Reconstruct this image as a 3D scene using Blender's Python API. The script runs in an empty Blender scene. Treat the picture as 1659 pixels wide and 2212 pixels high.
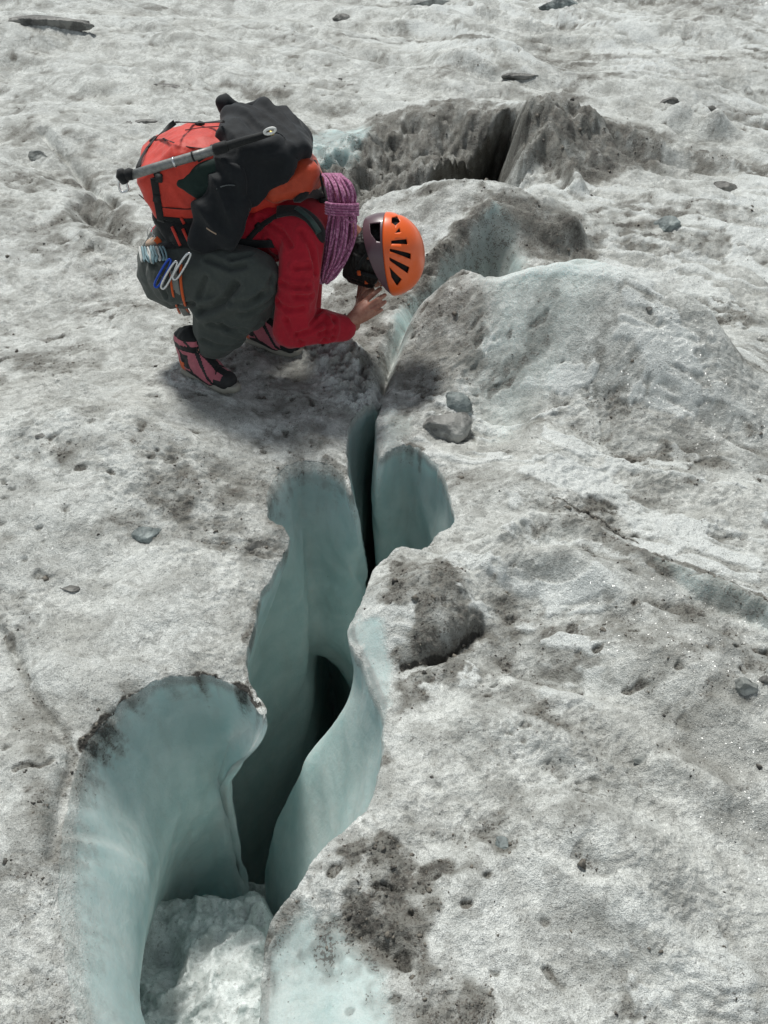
import bpy, bmesh, math, random
import numpy as np
from mathutils import Vector, Matrix, Quaternion

sc = bpy.context.scene
COL = sc.collection
R = math.radians

# ---------------------------------------------------------------- camera, sky, sun
CAM_H, PITCH = 2.2, R(40)
PW, PH = 1659.0, 2212.0
FPX = (PH / 2) / math.tan(R(27.2))
cam_d = bpy.data.cameras.new("camera"); cam = bpy.data.objects.new("camera", cam_d); COL.objects.link(cam)
cam.location = (0, 0, CAM_H); cam.rotation_euler = (R(90) - PITCH, 0, 0)
cam_d.sensor_fit = 'VERTICAL'; cam_d.angle = R(54.4)
cam_d.clip_start = 0.05; cam_d.clip_end = 2000
sc.camera = cam
SUN_EL, SUN_AZ = 63.0, -20.0            # azimuth measured from +Y towards +X
world = bpy.data.worlds.new("World"); sc.world = world; world.use_nodes = True
wn = world.node_tree
sky = wn.nodes.new('ShaderNodeTexSky'); sky.sky_type = 'NISHITA'; sky.sun_disc = False
sky.sun_elevation = R(SUN_EL); sky.sun_rotation = R(SUN_AZ); sky.altitude = 2500
sky.air_density = 0.9; sky.dust_density = 3.0; sky.ozone_density = 0.4
hs = wn.nodes.new('ShaderNodeHueSaturation'); hs.inputs['Saturation'].default_value = 0.30
wn.links.new(sky.outputs[0], hs.inputs['Color'])
tint = wn.nodes.new('ShaderNodeMix'); tint.data_type = 'RGBA'; tint.blend_type = 'MULTIPLY'; tint.inputs[0].default_value = 1
tint.inputs[7].default_value = (.95, 1.0, .965, 1)       # thin high cloud
wn.links.new(hs.outputs[0], tint.inputs[6]); wn.links.new(tint.outputs[2], wn.nodes['Background'].inputs[0])
wn.nodes['Background'].inputs[1].default_value = 0.105
sd = bpy.data.lights.new("sun", 'SUN'); sun = bpy.data.objects.new("sun", sd); COL.objects.link(sun)
sd.energy = 3.0; sd.angle = R(9); sd.color = (1.0, 0.985, 0.935)
sdir = Vector((math.sin(R(SUN_AZ)) * math.cos(R(SUN_EL)), math.cos(R(SUN_AZ)) * math.cos(R(SUN_EL)), math.sin(R(SUN_EL))))
sun.rotation_euler = sdir.to_track_quat('Z', 'Y').to_euler(); sun.location = sdir * 20
sc.view_settings.view_transform = 'Standard'; sc.view_settings.look = 'None'
sc.view_settings.exposure = 0.26; sc.view_settings.gamma = 1.0
sc.cycles.sample_clamp_indirect = 4.0
sc.cycles.sample_clamp_direct = 12.0
sc.cycles.max_bounces = 10; sc.cycles.diffuse_bounces = 6

# ---------------------------------------------------------------- where things stand (surveyed from the viewpoint)
CP, SP = math.cos(PITCH), math.sin(PITCH)
def ray(px, py):
    a = (px - PW / 2) / FPX; b = (PH / 2 - py) / FPX
    return a, CP + b * SP, -SP + b * CP
def at(px, py, y):
    r = ray(px, py); t = y / r[1]
    return Vector((r[0] * t, y, CAM_H + r[2] * t))
def atz(px, py, z=0.0):
    r = ray(px, py); t = (z - CAM_H) / r[2]
    return r[0] * t, r[1] * t

# ---------------------------------------------------------------- numpy noise
def _h(ix, iy, s):
    n = (ix.astype(np.int64) * 374761393 + iy.astype(np.int64) * 668265263 + s * 1442695041) & 0xffffffff
    n = ((n ^ (n >> 13)) * 1274126177) & 0xffffffff
    n = (n ^ (n >> 16)) & 0xffffff
    return n / float(0xffffff)
def vnoise(x, y, s=0):
    ix = np.floor(x); iy = np.floor(y); fx = x - ix; fy = y - iy
    u = fx * fx * fx * (fx * (fx * 6 - 15) + 10); v = fy * fy * fy * (fy * (fy * 6 - 15) + 10)
    def g(a, b):
        an = _h(ix + a, iy + b, s) * 6.2831853
        return np.cos(an) * (fx - a) + np.sin(an) * (fy - b)
    return ((g(0, 0) * (1 - u) + g(1, 0) * u) * (1 - v) + (g(0, 1) * (1 - u) + g(1, 1) * u) * v) * 1.5
def fbm(x, y, o=4, s=0, gain=.5):
    t = 0; a = 1.0
    for k in range(o):
        t = t + a * vnoise(x + k * 7.3, y - k * 3.1, s + k * 17); x = x * 2.03; y = y * 2.03; a *= gain
    return t
def sstep(a, b, v):
    t = np.clip((v - a) / (b - a), 0, 1); return t * t * (3 - 2 * t)

def dline(X, Y, pts, closed=False):
    """distance to a polyline"""
    n = len(pts); D = np.full(X.shape, 1e9)
    for i in range(n if closed else n - 1):
        ax, ay = pts[i]; bx, by = pts[(i + 1) % n]
        ex, ey = bx - ax, by - ay; L = ex * ex + ey * ey + 1e-12
        t = np.clip(((X - ax) * ex + (Y - ay) * ey) / L, 0, 1)
        d = (X - ax - t * ex) ** 2 + (Y - ay - t * ey) ** 2
        np.minimum(D, d, out=D)
    return np.sqrt(D)
def inside(X, Y, pts):
    n = len(pts); c = np.zeros(X.shape, bool)
    for i in range(n):
        ax, ay = pts[i]; bx, by = pts[(i + 1) % n]
        if ay == by: continue
        m = ((ay > Y) != (by > Y)) & (X < (bx - ax) * (Y - ay) / (by - ay) + ax)
        c ^= m
    return c
def sdist(X, Y, pts):
    """signed distance, positive inside"""
    out = np.full(X.shape, -9.0)
    xs = [p[0] for p in pts]; ys = [p[1] for p in pts]
    m = (X > min(xs) - .8) & (X < max(xs) + .8) & (Y > min(ys) - .8) & (Y < max(ys) + .8)
    x, y = X[m], Y[m]
    d = dline(x, y, pts, True); d[~inside(x, y, pts)] *= -1
    out[m] = d
    return out
def smooth_poly(pts, n=4):
    """Catmull-Rom through a closed list"""
    out = []; N = len(pts)
    for i in range(N):
        p0, p1, p2, p3 = [np.array(pts[(i + k) % N], float) for k in (-1, 0, 1, 2)]
        for k in range(n):
            t = k / n
            out.append(tuple(.5 * (2 * p1 + (p2 - p0) * t + (2 * p0 - 5 * p1 + 4 * p2 - p3) * t * t + (3 * p1 - p0 - 3 * p2 + p3) * t ** 3)))
    return out

# ---------------------------------------------------------------- glacier relief
def G(*pp, z=0.0):
    return [atz(p[0], p[1], z) for p in pp]
def gauss(X, Y, p, amp, sx, sy, rot=0, h=0.0):
    cx, cy = atz(*p, h); c, s = math.cos(R(rot)), math.sin(R(rot))
    dx, dy = X - cx, Y - cy
    return amp * np.exp(-(((dx * c + dy * s) / sx) ** 2 + ((-dx * s + dy * c) / sy) ** 2))
def ridge(X, Y, pts, amp, w, h=0.0):
    out = np.zeros(X.shape); P = G(*pts, z=h)
    xs = [p[0] for p in P]; ys = [p[1] for p in P]; r = 3 * w
    m = (X > min(xs) - r) & (X < max(xs) + r) & (Y > min(ys) - r) & (Y < max(ys) + r)
    d = dline(X[m], Y[m], P); out[m] = amp * np.exp(-(d / w) ** 2)
    return out

TROUGH = [(640,310),(670,302),(700,312),(725,305),(770,286),(800,265),(835,262),(880,246),(930,262),(985,242),(1012,262),(1060,258),(1100,270),(1138,292),(1150,335)]
TROUGH_NEAR = [(1180,425),(1130,400),(1060,374),(980,361),(900,370),(840,398),(800,432),(760,470),(700,460),(660,430)]
CAVE = [(925,378),(975,345),(1035,316),(1095,296),(1118,315),(1128,350),(1110,395),(1060,410),(1010,400)]
GROOVE = [(838,700),(868,640),(905,598),(960,560),(1020,520),(1062,506),(1100,514),(1132,545),(1138,568),(1100,580),(1020,602),(960,632),(905,682),(868,742),(842,800),(815,830),(800,800),(815,750)]
GULLY = [(120,440),(170,410),(215,395),(245,420),(285,480),(320,530),(300,550),(240,520),(200,500),(150,480)]
RPIT = [(770,1985),(830,2000),(880,2020),(915,2060),(905,2110),(860,2110),(800,2070),(740,2020)]
SLIT_R = [(1385,1228),(1450,1250),(1540,1290),(1659,1345),(1720,1375),(1700,1390),(1600,1350),(1500,1310),(1420,1262)]

def base(X, Y):
    wx = X + .10 * fbm(X * 1.3, Y * 1.3, 3, 5); wy = Y + .10 * fbm(X * 1.3 + 9, Y * 1.3, 3, 6)
    far = sstep(4.6, 7.5, Y)
    near = sstep(.02, .5, dline(X, Y, RIM0, True))          # quieter beside the crevasse rim
    z = (.02 + .07 * near + .06 * far) * fbm(wx * .55, wy * .55, 2, 11)
    # long low waves that run to the right and away
    q = wx * .45 + wy * .9
    z += (.015 + .02 * near + .035 * far) * fbm(q * 1.6, (wx * .9 - wy * .45) * .35, 3, 21)
    # mounds of the right bank
    damp = sstep(.0, .26, dline(X, Y, RIM0[::3], True))
    e = gauss(X, Y, (1020, 425), .22, .60, .24, -8, .18)
    e += gauss(X, Y, (1170, 680), .33, .50, .26, -22, .2)
    e += gauss(X, Y, (1430, 790), .22, .45, .28, -28, .15)
    e += ridge(X, Y, [(930,650),(1010,605),(1110,580),(1250,615),(1400,670),(1560,765)], .06, .09, .24)
    e += ridge(X, Y, [(1000,690),(1120,760),(1180,850),(1210,930)], .05, .12, .15)
    e += gauss(X, Y, (1080, 900), -.07, .22, .15, 20)
    e += gauss(X, Y, (1330, 940), -.04, .35, .14, -10)
    e += gauss(X, Y, (960, 900), .05, .10, .09)
    e += gauss(X, Y, (1060, 1060), .05, .22, .12, -10)
    e += gauss(X, Y, (960, 1300), .04, .15, .12, -10)
    e += gauss(X, Y, (1250, 1300), .11, .30, .10, -22)
    e += gauss(X, Y, (1450, 1500), .12, .32, .14, -35)
    e += gauss(X, Y, (1110, 1620), .09, .20, .10, -30)
    e += gauss(X, Y, (1290, 1850), .12, .26, .12, -30)
    e += gauss(X, Y, (1010, 1930), .05, .09, .10, 0)
    e += gauss(X, Y, (900, 1840), -.04, .06, .15, 10)
    e += gauss(X, Y, (1590, 1120), .08, .3, .2, -30)
    e += gauss(X, Y, (1180, 1480), -.05, .22, .05, -30) + gauss(X, Y, (1250, 1720), -.045, .25, .05, -30)
    e += ridge(X, Y, [(990,1165),(1080,1160),(1150,1112),(1250,1135),(1350,1195),(1440,1240),(1560,1285),(1700,1360)], .075, .055, .11)
    e += ridge(X, Y, [(1060,1230),(1200,1250),(1330,1330),(1480,1400),(1659,1470)], .045, .045, .08)
    e += ridge(X, Y, [(1100,1500),(1250,1560),(1420,1680),(1659,1800)], .035, .045)
    e += ridge(X, Y, [(870,1450),(960,1428),(1040,1375)], -.045, .02)
    e += gauss(X, Y, (300, 1000), .06, .5, .25, -20) + gauss(X, Y, (330, 1330), .06, .22, .16, 30) + gauss(X, Y, (120, 1150), .05, .25, .2, 0)
    # folds: steps that run down to the right
    sv = (X * .45 + Y * .89) + .13 * fbm(X * 1.7, Y * 1.7, 3, 141); ft = sv / .27
    fr = ft - np.floor(ft); saw = np.where(fr < .78, fr / .78, (1 - fr) / .22); saw = saw * saw * (3 - 2 * saw)
    fm = sstep(-.1, .5, fbm(X * .9, Y * 1.6, 2, 142)) * (.35 + .65 * sstep(.1, .6, X)) * (1 + .9 * sstep(4.5, 7, Y))
    e += .042 * (saw - .4) * fm
    z += e * damp + rimz(X, Y)
    global FOLD
    FOLD = (1 - sstep(.0, .4, saw)) * fm
    # trough with a dirty cliff behind the mound
    tn = .045 * fbm(X * 3, Y * 3, 2, 31) + .006 * fbm(X * 11, Y * 11, 3, 32, .65)
    sdT = sdist(X, Y, G(*TROUGH) + G(*TROUGH_NEAR, z=.18)) + tn * .7
    z += -.24 * sstep(-.03, .33, sdT) + .055 * sstep(-.06, .1, sdT) * (1 - 2 * np.abs(fbm(X * 4.5, Y * 4.5, 4, 35, .6)))
    z += .02 * np.exp(-((sdT + .05) / .08) ** 2) * (.5 + fbm(X * 6, Y * 6, 2, 33))
    global CAVD
    CAVD = sstep(-.03, .10, sdist(X, Y, G(*CAVE, z=-.08)) + .3 * tn)
    z += -.55 * CAVD
    for p, a, w in (((745, 365), .20, .15), ((845, 375), .16, .13), ((700, 410), .10, .15), ((790, 400), .12, .15), ((930, 330), .07, .15)):
        z += gauss(X, Y, p, a, w, w * .8)
    # dirt cone
    cx, cy = atz(1170, 330); d = np.hypot((X - cx) * .85 + .12 * (Y - cy), (Y - cy) * .9)
    d = d * (1 + .13 * fbm(X * 4, Y * 4, 3, 41))
    z += .25 * np.exp(-(d / .30) ** 2.0) + .05 * np.exp(-(d / .34) ** 2) * (1 - 2 * np.abs(fbm(X * 4, Y * 4, 4, 43, .6)))
    z += ridge(X, Y, [(1250,330),(1330,318),(1420,330)], .08, .10)
    z += ridge(X, Y, [(1130,392),(1175,372),(1215,395),(1245,430)], .10, .05)
    z += gauss(X, Y, (1265, 400), -.08, .18, .10, -30)
    z += ridge(X, Y, [(1440,268),(1500,262),(1545,285)], .09, .09)
    # groove between the mounds
    sdG = sdist(X, Y, G(*GROOVE, z=.11)) + .25 * tn
    z += -.19 * sstep(-.015, .10, sdG)
    z += ridge(X, Y, [(935,520),(1000,480),(1060,462),(1130,470),(1200,482),(1245,475)], .09, .06, .18)
    z += gauss(X, Y, (1238, 470), .06, .06, .05, 0, .2)
    z += -.16 * sstep(0, .2, sdist(X, Y, G(*GULLY)) + tn)
    z += -.075 * sstep(-.02, .08, sdist(X, Y, G(*RPIT)) + .2 * tn)
    z += -.05 * sstep(-.02, .05, sdist(X, Y, G(*SLIT_R, z=.10)) + .15 * tn)
    # left bank
    z += gauss(X, Y, (60, 1750), .05, .10, .25, 20)
    z += ridge(X, Y, [(-60,1290),(30,1400),(60,1480),(110,1545),(150,1620),(128,1720),(110,1850)], -.022, .018)
    z += ridge(X, Y, [(60,1300),(120,1420),(170,1500)], .02, .05)
    pass
    z += gauss(X, Y, (600, 1150), .02, .06, .04)
    z += ridge(X, Y, [(90,285),(150,330),(200,385),(250,432)], -.06, .03)
    z += ridge(X, Y, [(640,60),(800,120),(950,160),(1060,185)], -.07, .09)
    z += ridge(X, Y, [(180,520),(260,550),(300,575)], .05, .05)
    z += gauss(X, Y, (745, 800), .035, .07, .09, 40)
    return z

def relief(X, Y, fine=1.0):
    """surface roughness that sits on the base"""
    n = np.zeros(X.shape)
    wx = X + .03 * fbm(X * 6, Y * 6, 2, 52); wy = Y + .03 * fbm(X * 6 + 5, Y * 6, 2, 53)
    patch = sstep(-.35, .45, fbm(X * 1.8, Y * 1.8, 2, 54))
    n += .011 * fbm(wx * 4.2, wy * 5.5, 3, 55) + .008 * np.abs(fbm((wx * .5 + wy) * 4.5, (wx - wy * .5) * 1.5, 3, 51))
    r = 1 - np.abs(fbm(wx * 9 + wy * 4, wy * 12, 3, 56)) * 1.6
    n += .0025 * r * (.3 + patch)
    n += .0065 * fbm(wx * 30, wy * 30, 4, 58, .6) * (.35 + .9 * patch)
    return n * fine

# the crevasse: its rim, and how far each wall has moved sideways (dx, dy in metres) at the depths DEPS
Q = 1.0
DEPS = [.0, .05, .12, .25, .38, .55, 1.0, 1.6, 3.4]
O = lambda *v: v
SLOPE = O((.045,0),(.085,0),(.12,0),(.10,0),(.04,0),(-.12,0),(-.25,0),(-.25,0))
BUT = O((0,0),(0,0),(0,0),(0,0),(0,0),(0,.02),(0,.1),(0,.3))
CREV = [((150,2420),SLOPE), ((172,2300),SLOPE), ((172,2212),SLOPE), ((151,2131),SLOPE), ((136,2027),O((.045,0),(.085,.01),(.125,.02),(.105,.03),(.04,.04),(-.09,.05),(-.2,.05),(-.2,.05))),
        ((128,1940),O((.04,.03),(.07,.07),(.11,.10),(.11,.12),(.06,.13),(-.06,.16),(-.15,.18),(-.15,.2))), ((130,1860),O((.03,.03),(.06,.07),(.11,.12),(.14,.155),(.10,.18),(-.01,.22),(-.10,.25),(-.1,.3))),
        ((135,1790),None), ((145,1730),None), ((160,1655),O((.02,.01),(.045,.025),(.08,.04),(.115,.055),(.135,.075),(.06,.14),(.0,.18),(.0,.2))), ((182,1598),None), ((222,1548),None),
        ((270,1503),O((.015,0),(.03,.005),(.06,.01),(.085,.015),(.11,.02),(.06,.07),(.05,.09),(.05,.1))), ((335,1464),None), ((400,1448),O((.01,0),(.02,0),(.04,0),(.065,0),(.055,.01),(.02,.04),(.02,.04),(.05,.04))),
        ((465,1455),O((.005,0),(.01,0),(.02,0),(.02,.01),(-.01,.03),(-.04,.06),(-.04,.08),(0,.1))), ((525,1482),O((0,0),(0,0),(-.01,.01),(-.03,.03),(-.07,.06),(-.09,.10),(-.10,.13),(-.1,.15))),
        ((560,1517),None), ((573,1547),O((-.006,0),(-.03,.01),(-.08,.04),(-.13,.07),(-.17,.09),(-.16,.13),(-.16,.18),(-.2,.2))),
        ((558,1502),O((-.01,0),(-.03,.01),(-.09,.03),(-.14,.05),(-.20,.07),(-.26,.1),(-.35,.1),(-.3,.2))), ((538,1462),None), ((529,1420),O((-.005,0),(-.02,0),(-.06,0),(-.10,0),(-.16,0),(-.35,0),(-.45,0),(-.4,0))), ((537,1375),None), ((552,1330),None), ((561,1290),None),
        ((585,1243),None), ((610,1198),None), ((625,1163),O((-.01,0),(-.03,0),(-.07,0),(-.11,0),(-.15,0),(-.25,-.03),(-.35,0),(-.3,0))), ((606,1145),None), ((584,1128),None),
        ((577,1106),O((-.01,0),(-.02,0),(-.04,0),(-.06,0),(-.07,0),(-.08,0),(-.08,.05),(-.1,.3))), ((580,1062),O((.02,-.01),(.04,-.02),(.07,-.03),(.08,-.03),(.08,-.03),(.06,0),(.03,.1),(0,.3))), ((600,1020),O((.02,-.02),(.035,-.035),(.06,-.06),(.07,-.07),(.07,-.08),(.05,-.04),(.03,.1),(0,.4))), ((632,998),O((.01,-.03),(.02,-.05),(.02,-.075),(.02,-.09),(.02,-.10),(0,-.02),(0,.6),(0,.9))), ((660,992),O((0,-.03),(0,-.05),(0,-.075),(0,-.09),(0,-.10),(0,-.02),(0,.6),(0,.9))),
        ((715,1003),None), ((745,1035),O((.0,-.02),(.01,-.03),(.02,-.05),(.03,-.06),(.04,-.07),(.05,-.07),(.05,.1),(0,.5))), ((757,1068),O((.012,0),(.03,0),(.05,.0),(.066,.0),(.08,0),(.10,0),(.06,.1),(0,.5))), ((751,1010),O((.0,0),(.01,0),(.015,.0),(.02,.0),(.03,0),(.04,0),(.03,.1),(0,.3))),
        ((746,960),None), ((760,912),O((0,0),(0,0),(0,0),(0,0),(0,0),(0,0),(0,0),(0,0))), ((803,884),O((0,.02),(0,.06),(0,.15),(0,.28),(0,.4),(0,.6),(0,.7),(0,.7))), ((826,876),O((0,.02),(0,.06),(0,.15),(0,.28),(0,.4),(0,.6),(0,.7),(0,.7))),
        ((814,906),O((0,0),(0,0),(0,0),(0,0),(0,0),(0,0),(0,0),(0,0))), ((815,940),None), ((823,985),O((-.01,0),(-.02,0),(-.035,.0),(-.03,0),(-.02,0),(0,0),(0,.1),(0,.3))), ((838,976),O((0,0),(-.005,0),(-.01,.01),(0,.02),(0,.03),(0,.06),(0,.1),(0,.2))),
        ((862,963),O((0,0),(0,0),(0,.01),(0,.02),(0,.03),(0,.06),(0,.1),(0,.2))), ((888,960),None), ((910,972),None), ((945,1008),None), ((963,1042),O((0,0),(0,0),(-.01,.0),(-.01,0),(-.01,0),(-.01,0),(-.02,.1),(0,.2))), ((974,1085),None),
        ((983,1122),O((.01,0),(.02,0),(.02,0),(.02,0),(.01,0),(0,0),(0,0),(0,0))), ((969,1146),O((0,-.02),(0,-.04),(0,-.06),(0,-.07),(0,-.08),(0,-.08),(0,-.05),(0,0))), ((943,1160),None), ((925,1180),None), ((905,1192),None), ((880,1187),None), ((858,1190),None), ((832,1208),None), ((805,1236),None),
        ((788,1285),O((.01,-.01),(.02,-.02),(.02,-.03),(.01,-.04),(-.01,-.04),(-.05,0),(-.1,0),(-.1,0))), ((768,1325),None), ((753,1362),O((.012,0),(.025,0),(.03,.0),(0,0),(-.05,0),(-.15,0),(-.25,0),(-.25,0))), ((762,1400),O((.008,0),(.01,0),(-.02,.0),(-.07,.02),(-.14,.03),(-.28,.03),(-.36,0),(-.3,0))),
        ((792,1446),O((-.008,0),(-.024,.01),(-.075,.06),(-.13,.08),(-.22,.09),(-.354,.11),(-.42,.1),(-.4,.1))), ((812,1490),None), ((828,1535),O((-.003,0),(-.01,.01),(-.04,.02),(-.08,.02),(-.15,.02),(-.31,0),(-.42,0),(-.4,0))), ((830,1585),None),
        ((825,1650),O((-.002,0),(-.008,0),(-.03,.0),(-.065,.0),(-.12,0),(-.28,0),(-.4,0),(-.4,0))), ((811,1705),None), ((791,1752),O((0,0),(-.005,0),(-.02,.0),(-.05,.0),(-.09,0),(-.22,0),(-.33,0),(-.35,0))), ((750,1784),None),
        ((677,1857),O((.015,-.01),(.025,-.02),(.025,-.02),(.01,-.02),(-.02,0),(-.09,0),(-.15,0),(-.15,0))), ((630,1928),None), ((588,1987),O((.015,-.01),(.025,-.02),(.025,-.02),(.01,-.02),(0,0),(-.04,0),(-.08,0),(-.1,0))), ((570,2030),None), ((565,2080),O((.01,0),(.02,0),(.02,0),(.01,0),(0,0),(-.03,0),(-.05,0),(-.05,0))), ((562,2140),None), ((565,2212),None), ((570,2300),None), ((560,2420),O((.01,0),(.02,0),(.02,0),(.01,0),(0,0),(-.03,0),(-.05,0),(-.05,0)))]
def rimz(x, y):
    """the lip is not level: a knob bulges over the right edge, the near right bank rolls down"""
    x = np.asarray(x, float); y = np.asarray(y, float)
    kx, ky = atz(905, 1300, .08)
    k = .105 * np.exp(-(np.hypot((x - kx) / .165, (y - ky) / .155) ** 3.0))
    return k - .13 * (1 - sstep(1.05, 1.30, y)) * sstep(-.44, -.36, x) * np.exp(-((x + .29) / .17) ** 2)
def onrim(p):
    z = 0.0
    for _ in range(8): x, y = atz(*p, z); z = .5 * z + .5 * (float(rimz(x, y)) - .012)
    return x, y
def build_rim():
    n = len(CREV); K = 7
    P = np.array(smooth_poly([onrim(v[0]) for v in CREV], K))
    keys = [i for i in range(n) if CREV[i][1] is not None]
    off = np.zeros((len(DEPS), n, 2))
    for d in range(1, len(DEPS)):
        for c in range(2):
            xs = np.array([keys[-1] - n] + keys + [keys[0] + n]); vs = [CREV[keys[-1]][1][d-1][c]] + [CREV[k][1][d-1][c] for k in keys] + [CREV[keys[0]][1][d-1][c]]
            off[d, :, c] = np.interp(np.arange(n), xs, vs)
    off = np.stack([np.array(smooth_poly([tuple(v) for v in off[d]], K)) for d in range(len(DEPS))])
    T = np.roll(P, -1, 0) - np.roll(P, 1, 0); T /= np.linalg.norm(T, axis=1)[:, None] + 1e-9
    N = np.stack([T[:, 1], -T[:, 0]], 1)
    w = fbm(P[:, 0] * 9, P[:, 1] * 9, 2, 61) * .005 + fbm(P[:, 0] * 34, P[:, 1] * 34, 2, 62) * .0035
    P = P + N * w[:, None]
    return P, N, off
RIMP, RIMN, RIMOFF = build_rim()
RIM0 = [tuple(p) for p in RIMP]

def near_on(X, Y, P):
    D = np.full(X.shape, 1e9); cx = X.copy(); cy = Y.copy(); n = len(P)
    for i in range(n):
        ax, ay = P[i]; bx, by = P[(i + 1) % n]; ex, ey = bx - ax, by - ay
        t = np.clip(((X - ax) * ex + (Y - ay) * ey) / (ex * ex + ey * ey + 1e-12), 0, 1)
        qx = ax + t * ex; qy = ay + t * ey; d = (X - qx) ** 2 + (Y - qy) ** 2
        m = d < D; D[m] = d[m]; cx[m] = qx[m]; cy[m] = qy[m]
    return cx, cy

def sample(S, x, y, k='Z'):
    x = np.atleast_1d(np.asarray(x, float)); y = np.atleast_1d(np.asarray(y, float))
    fi = np.interp(y, S['ys'], np.arange(len(S['ys']))); i = np.minimum(fi.astype(int), len(S['ys']) - 2); fi = fi - i
    out = 0
    for a, w in ((0, 1 - fi), (1, fi)):
        uu = (x + .10) / S['wd'][i + a]
        fj = np.interp(uu, S['u'], np.arange(len(S['u']))); j = np.minimum(fj.astype(int), len(S['u']) - 2); fj = fj - j
        out = out + w * (S[k][i + a, j] * (1 - fj) + S[k][i + a, j + 1] * fj)
    return out

def glacier():
    ys = list(np.arange(-3, .7, .08)); y = .7
    while y < 3.3: ys.append(y); y += .0036 * Q
    while y < 12.5: ys.append(y); y += (.0036 + .0052 * (y - 3.3) ** 1.05) * Q
    st = .06
    while y < 400: ys.append(y); y += st; st *= 1.13
    ys = np.array(ys)
    NC = int(620 / Q)
    u = np.linspace(-1, 1, NC); e = []; s = .01; v = 1.0
    while v < 60: v += s; s *= 1.22; e.append(v)
    e = np.array(e); u = np.concatenate([-e[::-1], u, e])
    Yg = np.repeat(ys[:, None], len(u), 1); wd = np.clip(.42 + .43 * np.maximum(ys, .5), .6, 6)[:, None]
    Xg = u[None, :] * wd + np.where(ys < 4, -.10, -.10)[:, None]
    sh = Xg.shape; X = Xg.ravel(); Y = Yg.ravel()
    jr = np.random.RandomState(3)
    m = (X > -1.4) & (X < .9) & (Y < 4.2) & (Y > .2)
    Z = base(X, Y)
    x, y = X[m], Y[m]
    d0 = sdist(x, y, RIM0)
    full = relief(X, Y)
    lip = -.022 * np.exp(np.minimum(d0, 0) / .03)                  # the edge rounds over before it drops
    full[m] *= np.clip(1 - .45 * np.exp(-np.abs(d0) / .04), .06, 1)
    qa, qb = X * .89 - Y * .45, X * .45 + Y * .89
    cr = fbm(qa * 2.6 + .5 * fbm(X * 4, Y * 4, 2, 171), qb * 6.5, 4, 172, .6)
    crust = sstep(.04, .30, cr) * (.35 + .65 * sstep(-.1, .35, X)) * sstep(-.5, .2, fbm(X * .9, Y * .9, 2, 173))
    full += .010 * crust
    lump = sstep(-.03, .04, sdist(X, Y, G((640,755),(700,745),(770,765),(835,860),(800,900),(755,930),(735,880),(690,830),(650,800))) + .03 * fbm(X * 8, Y * 8, 2, 180))
    full += lump * (.032 * (1 - 2 * np.abs(fbm(X * 10, Y * 10, 4, 181, .6))) + .01)
    crust = np.maximum(crust, lump * sstep(-.1, .3, fbm(X * 10, Y * 10, 3, 182)))
    pits = sstep(.57, .74, fbm(X * 12, Y * 15, 2, 183)) * sstep(-.25, .25, fbm(X * 1.2, Y * 1.2, 2, 184))
    full -= .010 * pits
    for st, r_ in (((985, 878), .075), ((966, 925), .085), ((1445, 486), .08), ((318, 1155), .05), ((1090, 1828), .032), ((1608, 1484), .045)):
        sx, sy = atz(*st, .03); full -= .018 * np.exp(-(((X - sx) ** 2 + (Y - sy) ** 2) / (r_ * r_)) ** 1.5)
    p5, p50 = np.percentile(full, [6, 55]); hollow = np.clip((p50 - full) / (p50 - p5), 0, 1)
    # masks
    dirt = np.zeros(X.shape); ice = np.zeros(X.shape); rimd = [0]
    def dpoly(pts, val, soft, s, z=0.0):
        sd_ = sdist(X, Y, G(*pts, z=z)) + .09 * fbm(X * 6, Y * 6, 4, s, .6)
        return val * sstep(-soft, soft, sd_)
    def mx(a): np.maximum(dirt, a, out=dirt)
    mx(dpoly([(620,300),(800,240),(1000,225),(1150,280),(1165,370),(1080,400),(880,430),(780,480),(650,430)], .85, .08, 71))
    mx(dpoly([(1120,330),(1180,210),(1240,190),(1290,270),(1420,290),(1430,360),(1320,400),(1230,430),(1120,390)], .9, .10, 72))
    mx(dpoly([(900,610),(905,560),(950,500),(1040,440),(1130,445),(1260,450),(1275,500),(1150,520),(1060,505),(960,560)], .85, .05, 73, .16))
    mx(dpoly([(790,560),(900,540),(900,620),(850,700),(850,800),(800,850),(740,760),(690,680),(700,640)], .8, .07, 74))
    mx(dpoly([(850,780),(880,690),(1000,640),(1060,760),(1020,830),(900,850),(840,870)], .62, .08, 75, .12))
    mx(dpoly([(790,1230),(860,1190),(960,1210),(1040,1270),(1040,1380),(960,1420),(860,1440),(850,1330)], .82, .045, 76, .08))
    mx(dpoly([(840,1450),(940,1430),(1040,1380),(1060,1400),(930,1500),(880,1560),(835,1620)], .75, .035, 77))
    mx(dpoly([(800,1760),(840,1800),(900,1860),(940,2000),(920,2100),(820,2080),(700,2010),(720,1960)], .85, .05, 78))
    mx(dpoly([(900,2110),(1040,2110),(1060,2212),(1040,2300),(880,2300)], .7, .06, 79))
    mx(dpoly([(1100,900),(1300,880),(1700,960),(1700,1090),(1500,1070),(1250,1020)], .42, .14, 80))
    mx(dpoly([(1150,1120),(1260,1100),(1400,1180),(1640,1300),(1600,1330),(1400,1230),(1250,1170),(1130,1160)], .68, .05, 81, .11))
    mx(dpoly([(1300,1330),(1700,1400),(1700,1480),(1500,1440),(1300,1400)], .55, .07, 82, .07))
    mx(dpoly([(1440,1300),(1540,1310),(1640,1350),(1700,1400),(1600,1400)], .5, .05, 82))
    mx(dpoly([(1580,1460),(1700,1440),(1700,1560),(1620,1530)], .6, .05, 83))
    mx(dpoly([(200,400),(270,410),(320,530),(270,540),(220,490),(120,480),(140,430)], .8, .08, 84))
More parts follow.
